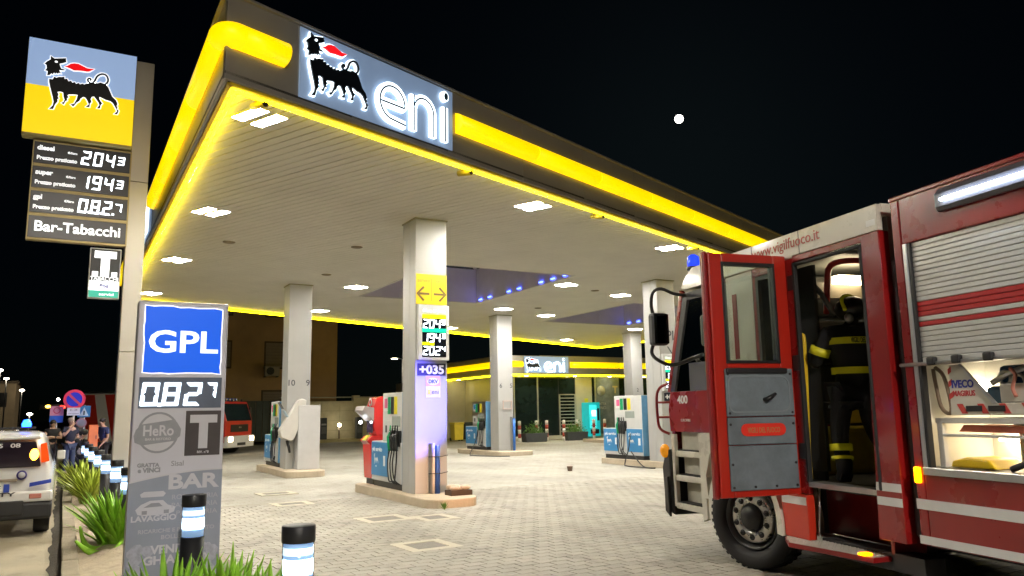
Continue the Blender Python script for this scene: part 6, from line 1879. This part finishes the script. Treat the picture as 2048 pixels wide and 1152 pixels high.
for s_ in (-1, 1):
    MB().box(s_ * .92 - .17, s_ * .92 + .17, -.14, -.1, .58, .78).build('headlamp', glow('engine_headlamp', (1, .78, .45), 22), E2, .03)
    MB().box(s_ * (w_ + .12) - .08, s_ * (w_ + .12) + .08, .15, .3, 1.5, 2.05).build('mirror', black_plastic, E2, .03)
    for y in (1.0, 4.6): MB().lathe([(.2, .14), (.43, .13), (.47, .1), (.47, -.1), (.43, -.13), (.2, -.14)], (s_ * (w_ - .12), y, .47), 'x', 28).build('wheel', rubber, E2)
    MB().box(s_ * w_ - .004 if s_ > 0 else -w_ - .012, s_ * w_ + .012 if s_ > 0 else -w_ + .004, .5, 1.4, 1.4, 2.15).build('side_window', MATS['engine_glass'], E2)
MB().box(-w_, w_, 2.0, 7.0, .55, 2.75).build('body', wh2, E2, .05)
for k in range(4): MB().prism([(2.3 + k * 1.2, .6), (2.9 + k * 1.2, .6), (3.6 + k * 1.2 - .2, 2.7), (2.9 + k * 1.2 - .2, 2.7)], -w_ - .006, -w_ - .001, 'x').build('red_flash', red2, E2)
MB().box(-w_, w_, 2.3, 6.8, 2.76, 2.85).build('roof_rail', steel, E2)
lb = MB().box(-.8, .8, .55, .8, 2.32, 2.46).build('light_bar', mat('light_bar_blue', (.03, .06, .3), .2), E2, .02)
for k in range(5): MB().cyl((-.6 + k * .3, .48, 2.38), (-.6 + k * .3, .54, 2.38), .055, n=12).build('work_lamp', mat('lamp_lens_grey', (.4, .4, .4), .2, .5), lb)
# ------------------------------------------------------------------ security car
K = thing('security_car', 'white security patrol hatchback with blue beacon parked by the kerb, cut by the frame', 'car', (-.86, 13.1, 0))
car_w = mat('car_white', (.8, .79, .76), .25, 0, .03, 3, coat=.6, dirt=.06)
car_gl = mat('car_dark_glass', (.02, .014, .022), .05, 0, .2, 2)
bumpm = mat('car_black_bumper', (.02, .02, .021), .55, 0, .15, 9)
# body lofted from cross sections along its length
secs = []
prof_y = [(.0, .40, 1.02, .68, .99), (.06, .38, 1.22, .74, .97), (.22, .34, 1.40, .78, .93), (.7, .30, 1.44, .80, .94), (1.6, .28, 1.45, .80, .94), (2.1, .28, 1.38, .80, .93), (2.6, .28, 1.02, .80, .95), (3.2, .3, .93, .77, .95), (3.5, .36, .78, .68, .9)]
mb = MB()
for (y, zb, zt, hw, _k) in prof_y:
    belt = min(zt - .02, .98)
    rw_ = hw * (.80 if zt > 1.1 else .93)
    ring_ = [(-hw * .92, zb), (-hw, zb + .14), (-hw * 1.0, .62), (-hw * .985, belt - .06), (-hw * .95, belt), (-(hw * .95 + rw_) / 2, (belt + zt) / 2), (-rw_, zt - .05), (-rw_ * .85, zt), (0, zt + .015)]
    ring_ += [(-x, z) for x, z in ring_[-2::-1]]
    secs.append([(x, y, z) for x, z in ring_])
n = len(secs[0])
for s_ in secs: mb.v += s_
for i in range(len(secs) - 1):
    for k in range(n - 1):
        mb.f.append((i * n + k, i * n + k + 1, (i + 1) * n + k + 1, (i + 1) * n + k)); mb.sm.append(True)
mb.f.append(tuple(range(n))[::-1]); mb.sm.append(False)
mb.f.append(tuple((len(secs) - 1) * n + k for k in range(n))); mb.sm.append(False)
body = mb.build('body', car_w, K, 0, sub=2)
# tailgate details on the rear face
MB().prism([(-.62, .95), (.62, .95), (.6, 1.06), (.54, 1.3), (-.54, 1.3), (-.6, 1.06)], -.035, -.005, 'y').build('rear_window', car_gl, K, .02, loc=(0, -.0, .0))
MB().box(-.6, .6, -.02, .2, 1.33, 1.37).build('spoiler', car_w, K, .02)
txt('TEL.081.675', K, (-.12, -.075, 1.225), .055, refl_white, width=.55, bold=.04)
txt('08', K, (.3, -.075, 1.225), .055, refl_white, width=.12, bold=.04)
MB().box(-.79, .79, -.08, .25, .24, .47).build('bumper', bumpm, K, .04)
MB().box(-.5, .45, -.1, -.06, .3, .5).build('bumper_insert', bumpm, K, .02)
MB().box(-.79, .79, -.06, .1, .472, .62).build('bumper_skin', car_w, K, .03)
for s_ in (-1, 1):
    MB().box(s_ * .58 - .075, s_ * .58 + .075, -.075, -.055, .52, .585).build('fog_reflector', mat('pink_reflector', (.55, .2, .16), .3), K, .012)
    MB().prism([(s_ * .62, 1.0), (s_ * .72, 1.02), (s_ * .67, 1.28), (s_ * .6, 1.26)], -.02, .12, 'y').build('tail_lamp', mat('tail_lamp_red', (.4, .02, .01), .2, emit=(1, .12, 0), es=.6), K, .01)
    for y in (.5, 2.85):
        MB().lathe([(.16, .1), (.27, .1), (.29, .07), (.29, -.07), (.27, -.1), (.16, -.1)], (s_ * .67, y, .29), 'x', 28).build('wheel', rubber, K)
        MB().cyl((s_ * .6, y, .29), (s_ * .765, y, .29), .17, n=20).build('hub_cap', dark_metal, K)
    MB().box(s_ * .86 - .06, s_ * .86 + .06, 2.05, 2.12, .95, 1.1).build('door_mirror', car_w, K, .02)
    MB().prism([(.45, 1.0), (2.35, 1.0), (1.95, 1.33), (.6, 1.35)], s_ * .775, s_ * .765, 'x').build('side_window', car_gl, K)
MB().ball((.53, -.03, 1.12), .075, 12, (.75, .4, 1.1)).build('lit_indicator', glow('indicator_orange', (1, .42, .03), 16), K)
MB().box(-.27, .27, -.1, -.062, .62, .735).build('number_plate', mat('plate_white', (.7, .7, .68), .4), K, .004)
MB().box(.2, .268, -.102, -.1005, .622, .733).build('plate_blue', mat('plate_blue', (.02, .06, .4), .4), K)
txt('E', K, (.14, -.1035, .64), .075, black_plastic, bold=.03)
MB().box(-.35, .35, -.09, -.04, .76, .8).build('handle_strip', mat('warm_grey_trim', (.25, .2, .15), .5), K, .01)
MB().lathe([(.0, -.075), (.062, -.072), (.065, -.05)], (.4, 0, .845), 'y', 20).build('badge', mat('badge_navy', (.03, .02, .2), .4), K)
MB().lathe([(.0, -.08), (.042, -.077), (.044, -.07)], (.4, 0, .845), 'y', 20).build('badge_centre', mat('badge_silver', (.5, .5, .52), .4), K)
MB().prism([(.5, .68), (.76, .725), (.76, .775), (.5, .735)], -.07, -.05, 'y').build('blue_stripe', mat('stripe_blue', (.02, .05, .4), .4), K)
txt('SECURITY', K, (-.02, -.068, .565), .05, mat('security_print', (.02, .02, .03), .4), width=.72, bold=.03)
MB().box(-.4, .5, .75, .95, 1.47, 1.5).build('roof_bar', dark_metal, K)
MB().lathe([(.06, 1.5), (.065, 1.54), (.04, 1.6), (0, 1.61)], (.38, .85, 0), 'z', 16).build('beacon', glow('beacon_lit_blue', (.01, .07, 1), 16), K)
# ------------------------------------------------------------------ road signs behind the people
post_m = mat('sign_post_grey', (.3, .3, .3), .45, .6)
def rnd(t, name, x, z, r, m_, y=-.03, n=28): return MB().prism([(x + r * math.cos(6.283 * i / n), z + r * math.sin(6.283 * i / n)) for i in range(n)], y - .004, y, 'y').build(name, m_, t)
t = thing('road_sign', 'round no parking sign in red and blue with white plate on a post', 'road sign', (.26, 28.6, 0), R(-8))
MB().cyl((0, 0, -.06), (0, 0, 2.45), .035, n=12).build('post', post_m, t)
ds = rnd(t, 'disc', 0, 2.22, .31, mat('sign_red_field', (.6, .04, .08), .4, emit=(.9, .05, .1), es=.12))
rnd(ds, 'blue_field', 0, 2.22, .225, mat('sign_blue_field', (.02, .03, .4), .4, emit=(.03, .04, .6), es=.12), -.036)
q = MB(); stroke(q, [(-.17, 2.39), (.17, 2.05)], .07, -.046, -.041); q.build('diagonal', mat('sign_pink_red', (.6, .08, .14), .4), ds)
MB().box(-.18, .18, -.04, -.03, 1.72, 1.96).build('plate', mat('plate_grey_white', (.6, .62, .66), .5), t)
txt('0 - 24', t, (0, -.0425, 1.86), .06, mat('plate_print', (.1, .1, .12), .5)); txt('zona rimozione', t, (0, -.0425, 1.76), .035, MATS['plate_print'], width=.3)
t = thing('parking_sign', 'pink and blue square sign left of the no parking disc', 'road sign', (-.2, 28.9, 0), R(-8))
MB().cyl((0, 0, -.06), (0, 0, 2.0), .03, n=12).build('post', post_m, t)
MB().box(-.19, .19, -.04, -.03, 1.72, 2.02).build('pink_field', mat('pink_field', (.6, .25, .3), .5), t)
MB().box(-.19, .19, -.04, -.03, 1.5, 1.718).build('blue_field', mat('blue_field', (.03, .12, .5), .5), t)
rnd(t, 'ring', 0, 1.88, .1, mat('ring_red', (.5, .04, .08), .5), -.041); rnd(t, 'ring_centre', 0, 1.88, .075, MATS['pink_field'], -.0455)
t = thing('crossing_sign', 'blue pedestrian crossing sign right of the no parking disc', 'road sign', (.56, 28.9, 0), R(-8))
MB().cyl((0, 0, -.06), (0, 0, 2.05), .03, n=12).build('post', post_m, t)
MB().box(-.18, .18, -.04, -.03, 1.66, 2.02).build('blue_field', mat('crossing_blue', (.02, .15, .32), .5), t)
MB().prism([(-.13, 1.7), (.13, 1.7), (0, 1.97)], -.046, -.041, 'y').build('triangle', mat('crossing_white', (.4, .5, .55), .5), t)
MB().box(-.02, .02, -.05, -.047, 1.73, 1.86).build('walker', black_plastic, t)
rnd(t, 'small_disc', -.06, 1.48, .15, mat('dim_disc', (.3, .16, .2), .5)); rnd(t, 'disc_centre', -.06, 1.48, .11, mat('dim_disc_centre', (.2, .2, .24), .5), -.036)
t = thing('orange_cabinet', 'upright orange cabinet between the crouching and standing people', 'cabinet', (.8, 27.5, 0))
MB().box(-.12, .14, -.15, .15, .0, 1.42).build('case', mat('orange_paint', (.65, .16, .03), .45, 0, .08, 4), t, .012)
MB().box(-.1, .12, -.158, -.151, .75, 1.38).build('door', mat('orange_door', (.7, .2, .05), .45, 0, .08, 4), t, .006)
MB().box(.08, .1, -.175, -.159, 1.0, 1.1).build('handle', dark_metal, t)
t = thing('utility_box', 'pale concrete utility box behind the crouching firefighter', 'utility box', (.42, 29.8, 0))
MB().box(-.35, .3, -.2, .2, -.05, 1.25).build('case', mat('pale_concrete_box', (.35, .32, .28), .8, 0, .1, 4, bump=.2), t, .02)
MB().box(-.3, .25, -.21, -.201, .1, 1.1).build('door', mat('box_door', (.3, .28, .25), .7), t, .006)
# ------------------------------------------------------------------ far street on the left
fb = thing('distant_house', 'dim far house at the left edge with lit wall', 'house', (-7.2, 92, 0))
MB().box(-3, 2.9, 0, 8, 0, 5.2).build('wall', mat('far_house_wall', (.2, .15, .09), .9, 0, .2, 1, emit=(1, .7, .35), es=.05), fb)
MB().box(-3.2, 3.1, -.2, 8.2, 5.2, 5.45).build('roof', mat('far_roof', (.12, .09, .06), .9), fb)
for k in range(3): MB().box(-2.4 + k * 1.8, -1.4 + k * 1.8, -.04, -.005, 2.9, 4.3).build('window', mat('far_window', (.02, .02, .02), .3), fb)
for i, (x, y, z, l) in enumerate(((-5.6, 90, 6.3, 'highest of the far street lamps at the left edge'), (-4.95, 88, 5.4, 'second far street lamp at the left edge'), (-3.75, 91, 4.4, 'lone far street lamp right of the dim house'), (-2.6, 80, 2.0, 'low far street lamp above the car roof'))):
    t = thing('street_lamp', l, 'street lamp', (x, y, 0), 0, 'far street lamps on the left')
    MB().cyl((0, 0, 0), (0, 0, z), .07, .05, 8).build('pole', post_m, t)
    MB().ball((0, 0, z + .1), .14, 10, (1.6, 1, .7)).build('lamp', glow('far_lamp_glass', (1, .88, .66), 25), t)
t = thing('traffic_light', 'far traffic light glowing red and amber above the car', 'traffic light', (-.75, 60, 0))
MB().cyl((0, 0, 0), (0, 0, 2.3), .06, n=8).build('pole', post_m, t)
MB().box(-.7, .9, -.1, .1, 2.25, 2.6).build('housing', black_plastic, t, .02)
MB().ball((.6, -.12, 2.4), .13, 10, (1.6, .6, .8)).build('red_lamp', glow('signal_red', (1, .04, .02), 12), t)
MB().ball((-.2, -.12, 2.45), .12, 10, (1.3, .6, .8)).build('amber_lamp', glow('signal_amber', (1, .5, .05), 14), t)
MB().ball((.35, -.12, 2.9), .1, 10).build('white_lamp', glow('signal_white', (1, .95, .85), 12), t)
# moon
mo = MB().ball((0, 0, 0), 24, 24).build('moon', glow('moon_surface', (1, .97, .9), 6), None, loc=tuple(Vector((0, 0, 1.6)) + MOON_DIR * 4500))
tag(mo, 'bright small full moon in the black sky', 'moon')

# ------------------------------------------------------------------ fit the lettering to its widths and turn it into plain meshes
bpy.context.view_layer.update()
dg_ = bpy.context.evaluated_depsgraph_get()
widths = {o.name: w_ for o, w_ in TEXTS}
for o in [x for x in SC.objects if x.type == 'FONT']:
    me = bpy.data.meshes.new_from_object(o.evaluated_get(dg_))
    n_ = bpy.data.objects.new('tmp', me)
    COL.objects.link(n_)
    n_.parent = o.parent
    n_.location = o.location
    n_.rotation_euler = o.rotation_euler
    d = o.dimensions.x
    if o.name in widths and d > 1e-4: n_.scale = (widths[o.name] / d, 1, 1)
    nm = o.name.split('.')[0]
    bpy.data.objects.remove(o)
    n_.name = nm
